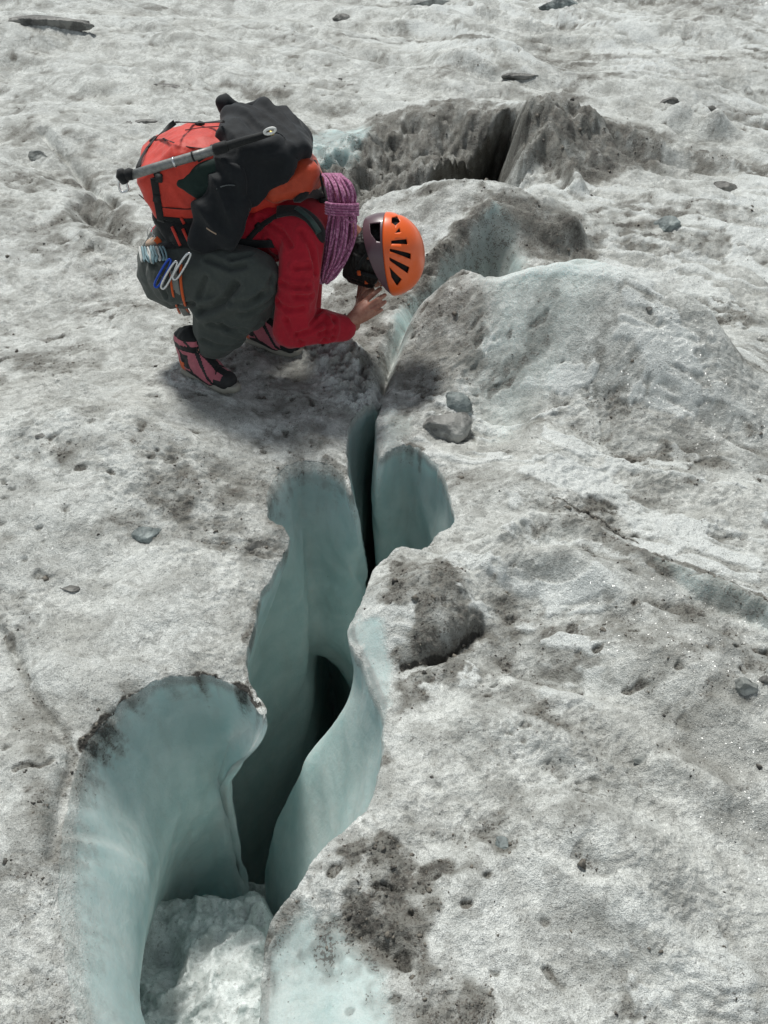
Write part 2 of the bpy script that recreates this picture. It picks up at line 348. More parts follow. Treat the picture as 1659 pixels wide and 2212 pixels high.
    mx(dpoly([(300,780),(420,690),(760,740),(770,900),(730,960),(560,960),(430,900),(320,850)], .34, .10, 85))  # greyer ground beneath and in front of the climber
    mx(dpoly([(480,1060),(560,1000),(600,1010),(560,1100)], .45, .05, 86))
    mx(dpoly([(0,1450),(60,1500),(150,1620),(120,1800),(110,1980),(60,2000),(30,1800),(0,1620)], .55, .06, 87))
    mx(dpoly([(30,1880),(120,1850),(180,2000),(240,2212),(150,2250),(90,2100)], .4, .05, 87))
    mx(dpoly([(0,540),(0,430),(130,440),(210,520),(120,560)], .35, .12, 88))
    mx(dpoly([(400,100),(650,60),(1060,170),(1100,200),(900,190),(700,130)], .42, .25, 89))
    mx(dpoly([(1200,0),(1700,0),(1700,60),(1400,70)], .5, .4, 90))
    mx(dpoly([(640,700),(700,850),(745,905),(755,1040),(700,1000),(600,930),(540,880),(560,780)], .45, .06, 91))
    # black grit gathered along the rims
    def dl(pts, val, w, s):
        P = G(*pts); d = np.full(X.shape, 9.0)
        d = dline(X, Y, P); d = d + w * .9 * fbm(X * 14, Y * 14, 3, s)
        return val * (1 - sstep(w * .3, w * 1.4, d))
    P_ = G((880,600),(905,560),(950,515),(1000,480),(1060,458),(1130,470),(1200,485),(1245,480),(1262,500), z=.17)
    dg = dline(X, Y, P_) + .05 * fbm(X * 9, Y * 9, 3, 161); mx(.98 * (1 - sstep(.03, .10, dg)))
    mx(dl([(560,1290),(535,1370),(527,1430),(545,1470)], .55, .02, 93))
    mx(dl([(600,1135),(580,1120),(575,1080),(590,1030),(620,1000),(660,985)], .55, .035, 162))
    mx(dl([(565,2230),(566,2060),(600,1990),(680,1880)], .5, .03, 163))
    mx(dpoly([(700,1990),(790,2050),(850,2200),(900,2260),(820,2260),(760,2120)], .45, .05, 164))
    mx(dl([(700,990),(745,1010),(757,1060),(775,1090)], .7, .025, 94))
    mx(dl([(838,973),(888,955),(915,968)], .85, .010, 95))
    mx(dl([(1150,1112),(1250,1135),(1350,1195)], .7, .03, 96))
    mx(dl([(0,1335),(30,1400),(60,1480),(110,1545),(150,1620),(128,1720)], .6, .014, 97))
    auth = dirt.copy()
    # scattered natural soiling
    big = sstep(-.05, .5, fbm(X * .8 + Y * .5 + 3, Y * 1.5 - X * .5, 4, 145, .6)) * (.22 + .30 * sstep(0, .5, X)) * (.6 + .6 * sstep(-.2, .3, fbm(X * 9, Y * 12, 3, 146)))
    soil = big + sstep(.05, .75, fbm(X * 1.1 + Y * .5, Y * 1.7 - X * .3, 4, 98)) * .40 + sstep(.1, .7, fbm(X * 3.5, Y * 5, 4, 99, .6)) * .30
    lin = sstep(.3, .8, fbm((X * .5 + Y) * 3.0, (X - Y * .5) * .7, 4, 100, .6)) * .38
    soil *= .55 + .45 * sstep(1.6, 2.6, Y); dirt = np.maximum(dirt, soil + lin * .8 + .42 * FOLD * (.4 + fbm(X * 7, Y * 7, 3, 143)).clip(0, 1)); crust *= 1 - sstep(.35, .6, auth); dirt = dirt * (1 - .6 * crust) + .4 * pits + .24 * hollow * (.3 + sstep(-.3, .4, fbm(X * 1.4, Y * 1.4, 2, 174))); dirt = (dirt * (.88 + .35 * fbm(X * 13, Y * 13, 3, 144))).clip(0, 1)
    mx(1.3 * dl([(170,1605),(215,1545),(270,1498),(335,1460),(400,1443),(465,1450),(525,1475),(560,1512)], 1.0, .011, 92))
    mx(1.2 * dl([(870,1445),(960,1425),(1035,1375)], 1.0, .010, 93)); mx(.8 * dl([(1385,1225),(1450,1248),(1540,1288),(1659,1340)], 1.0, .012, 165)); mx(1.15 * dl([(1190,1110),(1290,1150),(1370,1205)], 1.0, .008, 94))  # first line paints the knob's undercut shadow in dark; the other two are grit
    # bare smooth ice outside the rim
    def ic(pts, val, soft, s, z=0.0):
        sd_ = sdist(X, Y, G(*pts, z=z)) + .02 * fbm(X * 12, Y * 12, 3, s)
        return val * sstep(-soft, soft, sd_)
    for a in (ic([(555,2240),(560,2060),(575,2010),(650,1960),(690,1995),(740,2010),(785,2060),(820,2120),(850,2190),(870,2260)], .78, .03, 111, -.02),
              ic([(845,790),(848,715),(880,645),(960,575),(1062,510),(1112,528),(1140,565),(1100,590),(1020,612),(965,640),(905,700),(870,760)], .72, .03, 112, .06),
              ic([(640,312),(700,300),(780,280),(800,300),(770,350),(690,380),(640,360)], 1.0, .04, 113, -.1),
              ic([(790,1440),(755,1365),(775,1340),(830,1400),(850,1440),(835,1500),(825,1580),(800,1500)], .8, .015, 114),
              ic([(1390,1225),(1460,1250),(1560,1295),(1700,1350),(1700,1400),(1600,1350),(1500,1305)], .28, .02, 115, .08),
              ic([(820,1000),(818,960),(835,890),(900,910),(830,990)], .35, .02, 116),
              ic([(1120,560),(1300,600),(1300,700),(1100,840),(1030,760),(1060,640)], .36, .14, 117, .2)):
        np.maximum(ice, a, out=ice)
    full *= 1 - .88 * ice
    Z += full
    Z[m] += lip
    # grit stands a little rough, bare ice is smooth
    Z += dirt * (1 - ice) * (.006 * fbm(X * 45, Y * 45, 3, 118, .7) + .009 * fbm(X * 16, Y * 16, 2, 119))
    samp = dict(ys=ys, u=u, wd=wd[:, 0], Z=Z.reshape(sh).copy(), D=dirt.reshape(sh).copy(), I=ice.reshape(sh).copy())
    # bring the grid vertices next to the rim onto it, drop the faces inside
    D0 = np.full(X.shape, -9.0); D0[m] = d0
    sn = np.abs(D0) < .0034 * Q
    cx_, cy_ = near_on(X[sn], Y[sn], RIM0)
    Xo = X.copy(); Yo = Y + .42 * CAVD; Xo[sn] = cx_; Yo[sn] = cy_; D0[sn] = 0
    dz = np.zeros(X.shape)
    co = np.stack([Xo, Yo, Z], 1).astype(np.float32)
    ny, nx = sh
    idx = np.arange(ny * nx, dtype=np.int32).reshape(ny, nx)
    q = np.stack([idx[:-1, :-1], idx[:-1, 1:], idx[1:, 1:], idx[1:, :-1]], -1).reshape(-1, 4)
    q = q[~((D0[q] > 1e-4).any(1) | ((D0[q] > -1e-4).all(1)))]
    # walls of the crevasse: rings lofted from the rim down
    P, N, off = RIMP, RIMN, RIMOFF; n = len(P)
    def gs(A, sg):
        if sg < .3: return A
        k = int(sg * 3) + 1; w = np.exp(-.5 * (np.arange(-k, k + 1) / sg) ** 2); w /= w.sum()
        return sum(w[i + k] * np.roll(A, i, 0) for i in range(-k, k + 1))
    rows = []; dps = []
    for r in (-.020, -.008, 0):
        pp = gs(P, 3 if r < 0 else 0) - gs(N, 4) * (-r) ; zz = sample(samp, pp[:, 0], pp[:, 1]) - (.006 if r < -.01 else (.0015 if r < 0 else .0008))
        rows.append(np.stack([pp[:, 0], pp[:, 1], zz], 1)); dps.append(0.0)
    z0 = rows[-1][:, 2]
    Pg = {}
    dlist = list(np.linspace(.004, .05, 6)) + list(np.linspace(.065, .6, 26)) + list(np.linspace(.64, 1.6, 22)) + list(np.linspace(1.75, 3.4, 9))
    ofs = [gs(off[k], 4) for k in range(len(DEPS))]
    for d in dlist:
        sg = 9 * sstep(0, .6, d)
        base_ = gs(P, max(sg, .31))
        k = np.searchsorted(DEPS, d) ; k = min(max(k, 1), len(DEPS) - 1)
        # cubic blend of the keyed offsets
        i0, i1, i2, i3 = max(k - 2, 0), k - 1, k, min(k + 1, len(DEPS) - 1)
        t = (d - DEPS[i1]) / (DEPS[i2] - DEPS[i1]); h = DEPS[i2] - DEPS[i1]
        m1 = (ofs[i2] - ofs[i0]) / (DEPS[i2] - DEPS[i0]) * h; m2 = (ofs[i3] - ofs[i1]) / (DEPS[i3] - DEPS[i1]) * h
        o_ = (2*t**3 - 3*t*t + 1) * ofs[i1] + (t**3 - 2*t*t + t) * m1 + (-2*t**3 + 3*t*t) * ofs[i2] + (t**3 - t*t) * m2
        rnd = N * .006 * (1 - math.exp(-d / .01)) if d < 10 else 0
        rough = sstep(.0, .3, d) * (.016 * fbm(P[:, 0] * 5 + 3, P[:, 1] * 5 + d * 4, 2, 130) + .004 * fbm(P[:, 0] * 16, P[:, 1] * 16 + d * 12, 2, 131))
        xy = base_ + o_ + rnd + N * rough[:, None] if not np.isscalar(rough) else base_ + o_ + rnd
        zt = z0 * (1 - sstep(0, .8, d)) - d
        rows.append(np.stack([xy[:, 0], xy[:, 1], zt], 1)); dps.append(d)
    c = rows[-1].mean(0); rows.append(rows[-1] * .3 + c * .7 + np.array([0, 0, -.15])); dps.append(3.0)
    rows.append(np.repeat(c[None, :] + np.array([[0, 0, -.2]]), n, 0)); dps.append(3.0)
    W = np.stack(rows); nr = len(rows); b0 = len(co)
    co = np.concatenate([co, W.reshape(-1, 3).astype(np.float32)])
    wi = b0 + np.arange(nr * n, dtype=np.int32).reshape(nr, n); wn_ = np.roll(wi, -1, 1)
    q2 = np.stack([wi[:-1], wi[1:], wn_[1:], wn_[:-1]], -1).reshape(-1, 4)
    fa = co[q2[n*20:n*21]]; fn = np.cross(fa[:, 2] - fa[:, 0], fa[:, 3] - fa[:, 1])
    if (fn[:, :2] * N).sum() < 0: q2 = q2[:, ::-1]
    q = np.concatenate([q, q2]).astype(np.int32)
    dr = sample(samp, P[:, 0] - N[:, 0] * .012, P[:, 1] - N[:, 1] * .012, 'D')
    dirt = np.concatenate([dirt, np.tile(dr, nr)]); ice = np.concatenate([ice, np.repeat(np.array([0, 0] + [.25] * (nr - 2)), n)]); dz = np.concatenate([dz, np.repeat(np.array(dps), n)])
    me = bpy.data.meshes.new("glacier")
    me.vertices.add(len(co)); me.vertices.foreach_set("co", co.ravel())
    me.loops.add(q.size); me.loops.foreach_set("vertex_index", q.ravel())
    me.polygons.add(len(q)); me.polygons.foreach_set("loop_start", np.arange(0, q.size, 4, dtype=np.int32))
    me.polygons.foreach_set("loop_total", np.full(len(q), 4, dtype=np.int32))
    me.polygons.foreach_set("use_smooth", np.ones(len(q), bool))
    me.update()
    crust = np.concatenate([crust, np.zeros(nr * n)])
    for nm, v in (("dirt", dirt), ("ice", ice), ("deep", dz), ("crust", crust)):
        a = me.attributes.new(nm, 'FLOAT', 'POINT'); a.data.foreach_set("value", v.astype(np.float32))
    o = bpy.data.objects.new("glacier_ice", me); COL.objects.link(o); o['kind'] = 'structure'
    me.materials.append(glacier_mat())
    return o, samp

# ---------------------------------------------------------------- materials
class NT:
    def __init__(s, name):
        s.m = bpy.data.materials.new(name); s.m.use_nodes = True; s.t = s.m.node_tree; s.t.nodes.clear()
        s.out = s.t.nodes.new('ShaderNodeOutputMaterial')
    def n(s, typ, **k):
        x = s.t.nodes.new(typ)
        for a, b in k.items(): setattr(x, a, b)
        return x
    def l(s, a, b): s.t.links.new(a, b)
    def val(s, x, inp):
        if isinstance(x, (int, float)): inp.default_value = x
        elif isinstance(x, tuple): inp.default_value = x if len(x) != 3 else (*x, 1)
        else: s.l(x, inp)
    def math(s, op, a, b=0.0, c=0.0, clamp=False):
        x = s.n('ShaderNodeMath', operation=op, use_clamp=clamp)
        s.val(a, x.inputs[0]); s.val(b, x.inputs[1])
        if op in ('MULTIPLY_ADD', 'SMOOTH_MIN'): s.val(c, x.inputs[2])
        return x.outputs[0]
    def mix(s, f, a, b, mode='MIX'):
        x = s.n('ShaderNodeMix', data_type='RGBA', blend_type=mode); s.val(f, x.inputs[0]); s.val(a, x.inputs[6]); s.val(b, x.inputs[7])
        return x.outputs[2]
    def noise(s, vec, scale, detail=4, rough=.55, dist=0.0):
        x = s.n('ShaderNodeTexNoise'); x.inputs['Scale'].default_value = scale; x.inputs['Detail'].default_value = detail
        x.inputs['Roughness'].default_value = rough; x.inputs['Distortion'].default_value = dist
        if vec is not None: s.l(vec, x.inputs['Vector'])
        return x.outputs[0]
    def ramp(s, f, a, b, lo=0.0, hi=1.0):
        x = s.n('ShaderNodeMapRange'); x.interpolation_type = 'SMOOTHSTEP'; s.val(f, x.inputs[0])
        for i, v in enumerate((a, b, lo, hi)): x.inputs[i + 1].default_value = v
        return x.outputs[0]
    def bump(s, h, strength, dist, normal=None):
        x = s.n('ShaderNodeBump'); x.inputs['Strength'].default_value = strength; x.inputs['Distance'].default_value = dist
        s.l(h, x.inputs['Height'])
        if normal is not None: s.l(normal, x.inputs['Normal'])
        return x.outputs[0]
    def bsdf(s, col, rough=.6, normal=None, **k):
        b = s.n('ShaderNodeBsdfPrincipled'); s.val(col, b.inputs['Base Color']); s.val(rough, b.inputs['Roughness'])
        if normal is not None: s.l(normal, b.inputs['Normal'])
        for a, v in k.items(): s.val(v, b.inputs[a.replace('_', ' ')])
        s.l(b.outputs[0], s.out.inputs[0]); return b

def glacier_mat():
    t = NT("glacier_surface")
    pos = t.n('ShaderNodeNewGeometry').outputs['Position']
    dirt = t.n('ShaderNodeAttribute', attribute_name='dirt').outputs['Fac']
    ice = t.n('ShaderNodeAttribute', attribute_name='ice').outputs['Fac']
    deep = t.n('ShaderNodeAttribute', attribute_name='deep').outputs['Fac']
    n_rim = t.noise(pos, 22, 3, .7)
    dirt = t.math('MULTIPLY', dirt, t.ramp(t.math('ADD', deep, t.math('MULTIPLY', t.math('SUBTRACT', n_rim, .5), .28)), .0, .17, 1, 0))
    ice = t.math('MAXIMUM', ice, t.math('MULTIPLY', t.ramp(deep, .004, .05), t.math('SUBTRACT', 1.0, t.math('MULTIPLY', dirt, .6))))
    n_fine = t.noise(pos, 150, 3, .6); n_mid = t.noise(pos, 38, 4, .65); n_big = t.noise(pos, 7, 4, .6, .4); n_huge = t.noise(pos, 1.9, 3, .6, .5)
    # granular old ice: white to pale grey with warm dust
    white = t.mix(t.ramp(n_mid, .3, .7), (.55, .565, .545), (.79, .805, .78))
    white = t.mix(t.ramp(n_big, .38, .68, 0, .75), white, (.36, .365, .345))
    white = t.mix(t.ramp(n_huge, .45, .7, 0, .35), white, (.37, .365, .335))
    white = t.mix(t.math('MULTIPLY', t.ramp(t.noise(pos, 19, 5, .7, .8), .50, .60), .55), white, (.30, .302, .285))
    white = t.mix(t.math('MULTIPLY', t.n('ShaderNodeAttribute', attribute_name='crust').outputs['Fac'], .8), white, t.mix(n_mid, (.66, .69, .68), (.84, .865, .855)))
    n_gr = t.noise(pos, 330, 2, .7)
    white = t.mix(t.ramp(n_gr, .35, .65), t.mix(1.0, white, (.75, .75, .74), 'MULTIPLY'), t.mix(1.0, white, (1.18, 1.18, 1.18), 'MULTIPLY'))
    pep = t.math('MULTIPLY', t.ramp(n_fine, .59, .65), t.ramp(n_big, .38, .62, .15, .8))
    white = t.mix(pep, white, (.17, .165, .15))
    # dirt speckle: probability rises with the dirt mask
    sp = t.math('ADD', t.math('MULTIPLY', n_fine, .55), t.math('MULTIPLY', n_mid, .45))
    thr = t.math('MULTIPLY_ADD', dirt, -.17, .655)
    grain = t.ramp(t.math('SUBTRACT', sp, thr), -.02, .05)
    film = t.ramp(t.math('ADD', dirt, t.math('MULTIPLY', t.math('SUBTRACT', n_big, .5), .7)), .14, .88, 0, .93)
    col = t.mix(film, white, (.185, .180, .160))
    dcol = t.mix(t.ramp(n_mid, .4, .65), (.07, .066, .06), (.17, .158, .14))
    col = t.mix(t.math('MULTIPLY', grain, t.ramp(dirt, 0, .7, .35, .95)), col, dcol)
    col = t.mix(t.math('MULTIPLY', t.ramp(dirt, .88, 1.1), t.ramp(n_mid, .30, .48, .35, 1)), col, (.05, .047, .042))
    # bare ice
    blue = t.mix(t.ramp(n_big, .3, .7), (.44, .565, .555), (.57, .665, .65))
    strk = t.n('ShaderNodeMapping'); strk.inputs['Scale'].default_value = (14, 14, 2.5); t.l(pos, strk.inputs[0])
    ns = t.noise(strk.outputs[0], 1.6, 4, .6)
    blue = t.mix(t.ramp(ns, .48, .75, 0, .22), blue, (.42, .43, .40))
    blue = t.mix(t.ramp(dirt, .08, .7, 0, .75), blue, (.27, .30, .29))
    blue = t.mix(t.ramp(t.math('SUBTRACT', sp, t.math('MULTIPLY_ADD', dirt, -.17, .665)), 0, .03, 0, .75), blue, (.10, .09, .08))
    col = t.mix(ice, col, blue)
    rough = t.math('ADD', t.ramp(n_huge, .35, .65, .28, .62), t.math('MULTIPLY', dirt, .12))
    rough = t.math('ADD', t.math('MULTIPLY', rough, t.math('SUBTRACT', 1.0, ice)), t.math('MULTIPLY', ice, .42))
    nb0 = t.bump(t.math('MULTIPLY', t.math('ADD', n_rim, t.noise(strk.outputs[0], .7, 3, .6)), ice), .35, .012)
    h = t.math('ADD', t.math('MULTIPLY', n_fine, .35), n_mid)
    inv = t.math('MULTIPLY_ADD', ice, -.93, 1.0)
    nb = t.bump(t.math('MULTIPLY', h, inv), .9, .012, nb0)
    nb = t.bump(t.math('MULTIPLY', n_gr, inv), .8, .004, nb)
    vo = t.n('ShaderNodeTexVoronoi'); vo.inputs['Scale'].default_value = 360; t.l(pos, vo.inputs['Vector'])
    nrm = t.n('ShaderNodeNewGeometry').outputs['Normal']
    v1 = t.n('ShaderNodeVectorMath', operation='SUBTRACT'); t.l(vo.outputs['Color'], v1.inputs[0]); v1.inputs[1].default_value = (.5, .5, .5)
    v2 = t.n('ShaderNodeVectorMath', operation='MULTIPLY'); t.l(v1.outputs[0], v2.inputs[0]); v2.inputs[1].default_value = (1.35, 1.35, 1.35)
    v3 = t.n('ShaderNodeVectorMath', operation='ADD'); t.l(v2.outputs[0], v3.inputs[0]); t.l(nrm, v3.inputs[1])
    v4 = t.n('ShaderNodeVectorMath', operation='NORMALIZE'); t.l(v3.outputs[0], v4.inputs[0])
    sx_ = t.n('ShaderNodeSeparateXYZ'); t.l(pos, sx_.inputs[0]); px_ = sx_.outputs[0]
    wet = t.math('MULTIPLY', t.math('MULTIPLY', t.math('MULTIPLY', t.ramp(t.noise(pos, 1.6, 4, .65, .8), .45, .64, .0, .95), t.ramp(px_, .0, .9, .35, 1.0)), inv), t.ramp(dirt, .35, .8, 1, .1))
    b = t.bsdf(col, rough, nb, IOR=1.31, Coat_Weight=wet, Coat_Roughness=.13, Coat_IOR=1.33, Subsurface_Weight=t.math('MULTIPLY', ice, .7), Subsurface_Scale=.20)
    b.inputs['Subsurface Radius'].default_value = (.65, .93, 1.0); b.inputs['Subsurface Anisotropy'].default_value = .3
    t.l(v4.outputs[0], b.inputs['Coat Normal'])
    return t.m

ice_obj, ICE = glacier()
def gz(x, y): return float(sample(ICE, x, y)[0])

# ---------------------------------------------------------------- mesh helpers
from mathutils.bvhtree import BVHTree
from mathutils import noise as mnoise
def link(me, name, mat, parent=None, smooth=True):
    o = bpy.data.objects.new(name, me); COL.objects.link(o)
    if mat is not None:
        for q in (mat if isinstance(mat, (list, tuple)) else [mat]): me.materials.append(q)
    if smooth: me.polygons.foreach_set("use_smooth", [True] * len(me.polygons))
    if parent is not None: o.parent = parent; o.matrix_parent_inverse = parent.matrix_world.inverted()
    return o
def tag(o, label, cat, group=None):
    o['label'] = label; o['category'] = cat
    if group: o['group'] = group
    return o
_ico = {}
def sphere_pts(sub=2):
    if sub not in _ico:
        b = bmesh.new(); bmesh.ops.create_icosphere(b, subdivisions=sub, radius=1.0)
        _ico[sub] = [v.co.copy() for v in b.verts]; b.free()
    return _ico[sub]
def hull(bm, balls, sub=2):
    t = bmesh.new()
    for b in balls:
        c, r = b[0], b[1]; sc_ = b[2] if len(b) > 2 else None; rot = b[3] if len(b) > 3 else None
        for p in sphere_pts(sub):
            q = p * r
            if sc_: q = Vector((q.x * sc_[0], q.y * sc_[1], q.z * sc_[2]))
            if rot is not None: q = rot @ q
            t.verts.new(Vector(c) + q)
    res = bmesh.ops.convex_hull(t, input=t.verts)
    bmesh.ops.delete(t, geom=[g for g in res['geom_interior'] if isinstance(g, bmesh.types.BMVert)], context='VERTS')
    bmesh.ops.recalc_face_normals(t, faces=t.faces)
    me = bpy.data.meshes.new("tmp"); t.to_mesh(me); t.free(); bm.from_mesh(me); bpy.data.meshes.remove(me)
def chain(bm, balls):
    for a, b in zip(balls[:-1], balls[1:]): hull(bm, [a, b])
def apply_mods(o):
    dg = bpy.context.evaluated_depsgraph_get(); dg.update()
    me = bpy.data.meshes.new_from_object(o.evaluated_get(dg)); old = o.data
    o.modifiers.clear(); o.data = me; bpy.data.meshes.remove(old)
def blob(name, groups, voxel, mat, parent=None, smooth=4, disp=None, chains=()):
    bm = bmesh.new()
    for g in groups: hull(bm, g)
    for c in chains: chain(bm, c)
    me = bpy.data.meshes.new(name); bm.to_mesh(me); bm.free()
    o = bpy.data.objects.new(name, me); COL.objects.link(o)
    m = o.modifiers.new('r', 'REMESH'); m.mode = 'VOXEL'; m.voxel_size = voxel
    if smooth:
        m = o.modifiers.new('s', 'SMOOTH'); m.factor = .5; m.iterations = smooth
    apply_mods(o); me = o.data; me.name = name
    if disp:
        me.update()
        nn = len(me.vertices); co = np.empty(nn * 3, np.float32); no = np.empty(nn * 3, np.float32)
        me.vertices.foreach_get("co", co); me.vertices.foreach_get("normal", no)
        co = co.reshape(-1, 3); no = no.reshape(-1, 3)
        d = np.array([disp(Vector(c), Vector(n)) for c, n in zip(co, no)])
        me.vertices.foreach_set("co", (co + no * d[:, None]).ravel().astype(np.float32)); me.update()
    for q in (mat if isinstance(mat, (list, tuple)) else [mat]): me.materials.append(q)
    me.polygons.foreach_set("use_smooth", [True] * len(me.polygons))
    if parent is not None: o.parent = parent
    return o
def folds(amp, scale, stretch=(1, 1, 1), seed=0.0, sharp=1.0):
    """cloth folds: ridged noise, stretched along one axis"""
    def f(c, n):
        p = Vector((c.x * stretch[0], c.y * stretch[1], c.z * stretch[2])) * scale + Vector((seed, seed * .7, -seed))
        v = mnoise.noise(p) ; w = mnoise.noise(p * 2.1 + Vector((5, 1, 2)))
        return amp * ((1 - abs(v) * 2) * .7 + w * .4) * sharp
    return f
def crom(pts, n=8, closed=False):
    out = []; N = len(pts); P = [Vector(p) for p in pts]
    for i in range(N if closed else N - 1):
        g = (lambda k: P[k % N]) if closed else (lambda k: P[min(max(k, 0), N - 1)])
        p0, p1, p2, p3 = g(i - 1), g(i), g(i + 1), g(i + 2)
        for k in range(n):
            t = k / n
            out.append(.5 * (2 * p1 + (p2 - p0) * t + (2 * p0 - 5 * p1 + 4 * p2 - p3) * t * t + (3 * p1 - p0 - 3 * p2 + p3) * t ** 3))
    if not closed: out.append(P[-1].copy())
    return out
def tube(bm, pts, r, seg=8, closed=False, flat=None, n=8, raw=False):
    """sweep; r number or list; flat=(normals list, width, thick) makes a ribbon"""
    path = pts if raw else crom(pts, n, closed)
    M = len(path); rings = []
    up = Vector((0, 0, 1)); prev = None
    for i, p in enumerate(path):
        a = path[(i + 1) % M] if (closed or i < M - 1) else path[i]; b = path[i - 1] if (closed or i > 0) else path[i]
        t = (a - b); t = t.normalized() if t.length > 1e-9 else Vector((1, 0, 0))
        if prev is None:
            x = t.cross(up); x = x.normalized() if x.length > .05 else t.cross(Vector((0, 1, 0))).normalized()
        else: x = (prev - t * prev.dot(t)).normalized()
        prev = x; y = t.cross(x)
        rr = r[min(int(i / max(M - 1, 1) * (len(r) - 1) + .5), len(r) - 1)] if isinstance(r, (list, tuple)) else r
        rings.append([bm.verts.new(p + (x * math.cos(2 * math.pi * k / seg) + y * math.sin(2 * math.pi * k / seg)) * rr) for k in range(seg)])
    for i in range(M if closed else M - 1):
        A, B = rings[i], rings[(i + 1) % M]
        for k in range(seg): bm.faces.new((A[k], A[(k + 1) % seg], B[(k + 1) % seg], B[k]))
    if not closed: bm.faces.new(rings[0][::-1]); bm.faces.new(rings[-1])
def ribbon(bm, pts, nors, w, th=.003, n=6):
    path = crom(pts, n); nn = crom(nors, n); M = len(path); rings = []
    for i, p in enumerate(path):
        a = path[min(i + 1, M - 1)]; b = path[max(i - 1, 0)]; t = (a - b).normalized(); N_ = nn[i].normalized()
        N_ = (N_ - t * N_.dot(t)).normalized(); s = t.cross(N_)
        ww = w[min(int(i / (M - 1) * (len(w) - 1) + .5), len(w) - 1)] if isinstance(w, (list, tuple)) else w
        prof = [(-.5, 0), (-.5, .7), (-.42, 1), (.42, 1), (.5, .7), (.5, 0)]
        rings.append([bm.verts.new(p + s * ww * a_ + N_ * (th * b_)) for a_, b_ in prof])
    for i in range(M - 1):
        for k in range(6): bm.faces.new((rings[i][k], rings[i][(k + 1) % 6], rings[i + 1][(k + 1) % 6], rings[i + 1][k]))
    bm.faces.new(rings[0][::-1]); bm.faces.new(rings[-1])
def bm_obj(name, bm, mat, parent=None, smooth=True, bev=0):
    bmesh.ops.recalc_face_normals(bm, faces=bm.faces)
    me = bpy.data.meshes.new(name); bm.to_mesh(me); bm.free()
    return link(me, name, mat, parent, smooth)
EYE = Vector((0, 0, CAM_H))
def raydir(px, py): return Vector(ray(px, py)).normalized()
class Cast:
    def __init__(s, objs):
        vs, fs = [], []
        for o in objs:
            b = len(vs); vs += [v.co.copy() for v in o.data.vertices]; fs += [[b + i for i in p.vertices] for p in o.data.polygons]
        s.t = BVHTree.FromPolygons(vs, fs)
    def hit(s, px, py, off=.002, fall=None):
        h = s.t.ray_cast(EYE, raydir(px, py))
        if h[0] is None:
            if fall is None:
                return None
            p = at(px, py, fall); return p, Vector((0, -1, .3)).normalized()
        n = h[1]
        if n.dot(raydir(px, py)) > 0: n = -n
        return h[0] + n * off, n
    def strap(s, bm, px, w, th=.003, off=.0015, fall=3.5):
        ps, ns = [], []
        for a, b in zip(px[:-1], px[1:]):
            L = max(1, int(math.hypot(a[0] - b[0], a[1] - b[1]) / 12))
            for k in range(L):
                h = s.hit(a[0] + (b[0] - a[0]) * k / L, a[1] + (b[1] - a[1]) * k / L, off, fall); ps.append(h[0]); ns.append(h[1])
        h = s.hit(px[-1][0], px[-1][1], off, fall); ps.append(h[0]); ns.append(h[1])
        for _ in range(2):
            ps = [ps[0]] + [(ps[i - 1] + ps[i] * 2 + ps[i + 1]) / 4 for i in range(1, len(ps) - 1)] + [ps[-1]]
            ns = [ns[0]] + [(ns[i - 1] + ns[i] + ns[i + 1]).normalized() for i in range(1, len(ns) - 1)] + [ns[-1]]
        ribbon(bm, ps, ns, w, th, n=2)

def fabric(name, col, rough=.8, var=.25, weave=500, sheen=.15, spec=.25, bump=.35):
    t = NT(name); pos = t.n('ShaderNodeNewGeometry').outputs['Position']
    a = t.noise(pos, 9, 3, .6); c = t.mix(t.ramp(a, .3, .7, 0, var), tuple(col), tuple(v * .45 for v in col))
    b = t.noise(pos, 60, 3, .6); c = t.mix(t.ramp(b, .45, .75, 0, .15), c, tuple(min(1, v * 1.9 + .01) for v in col))
    h = t.math('ADD', t.noise(pos, 26, 3, .6), t.math('MULTIPLY', t.noise(pos, weave, 1, .5), .15))
    t.bsdf(c, rough, t.bump(h, bump, .006), Sheen_Weight=sheen, Specular_IOR_Level=spec)
    return t.m
def plain(name, col, rough=.5, metallic=0.0, var=.15, scale=30, coat=0.0, bump=.1):
    t = NT(name); pos = t.n('ShaderNodeNewGeometry').outputs['Position']
    a = t.noise(pos, scale, 4, .6); c = t.mix(t.ramp(a, .35, .7, 0, var), tuple(col), tuple(v * .4 for v in col))
    t.bsdf(c, t.math('MULTIPLY_ADD', a, .25, rough - .12), t.bump(a, bump, .004), Metallic=metallic, Coat_Weight=coat)
    return t.m
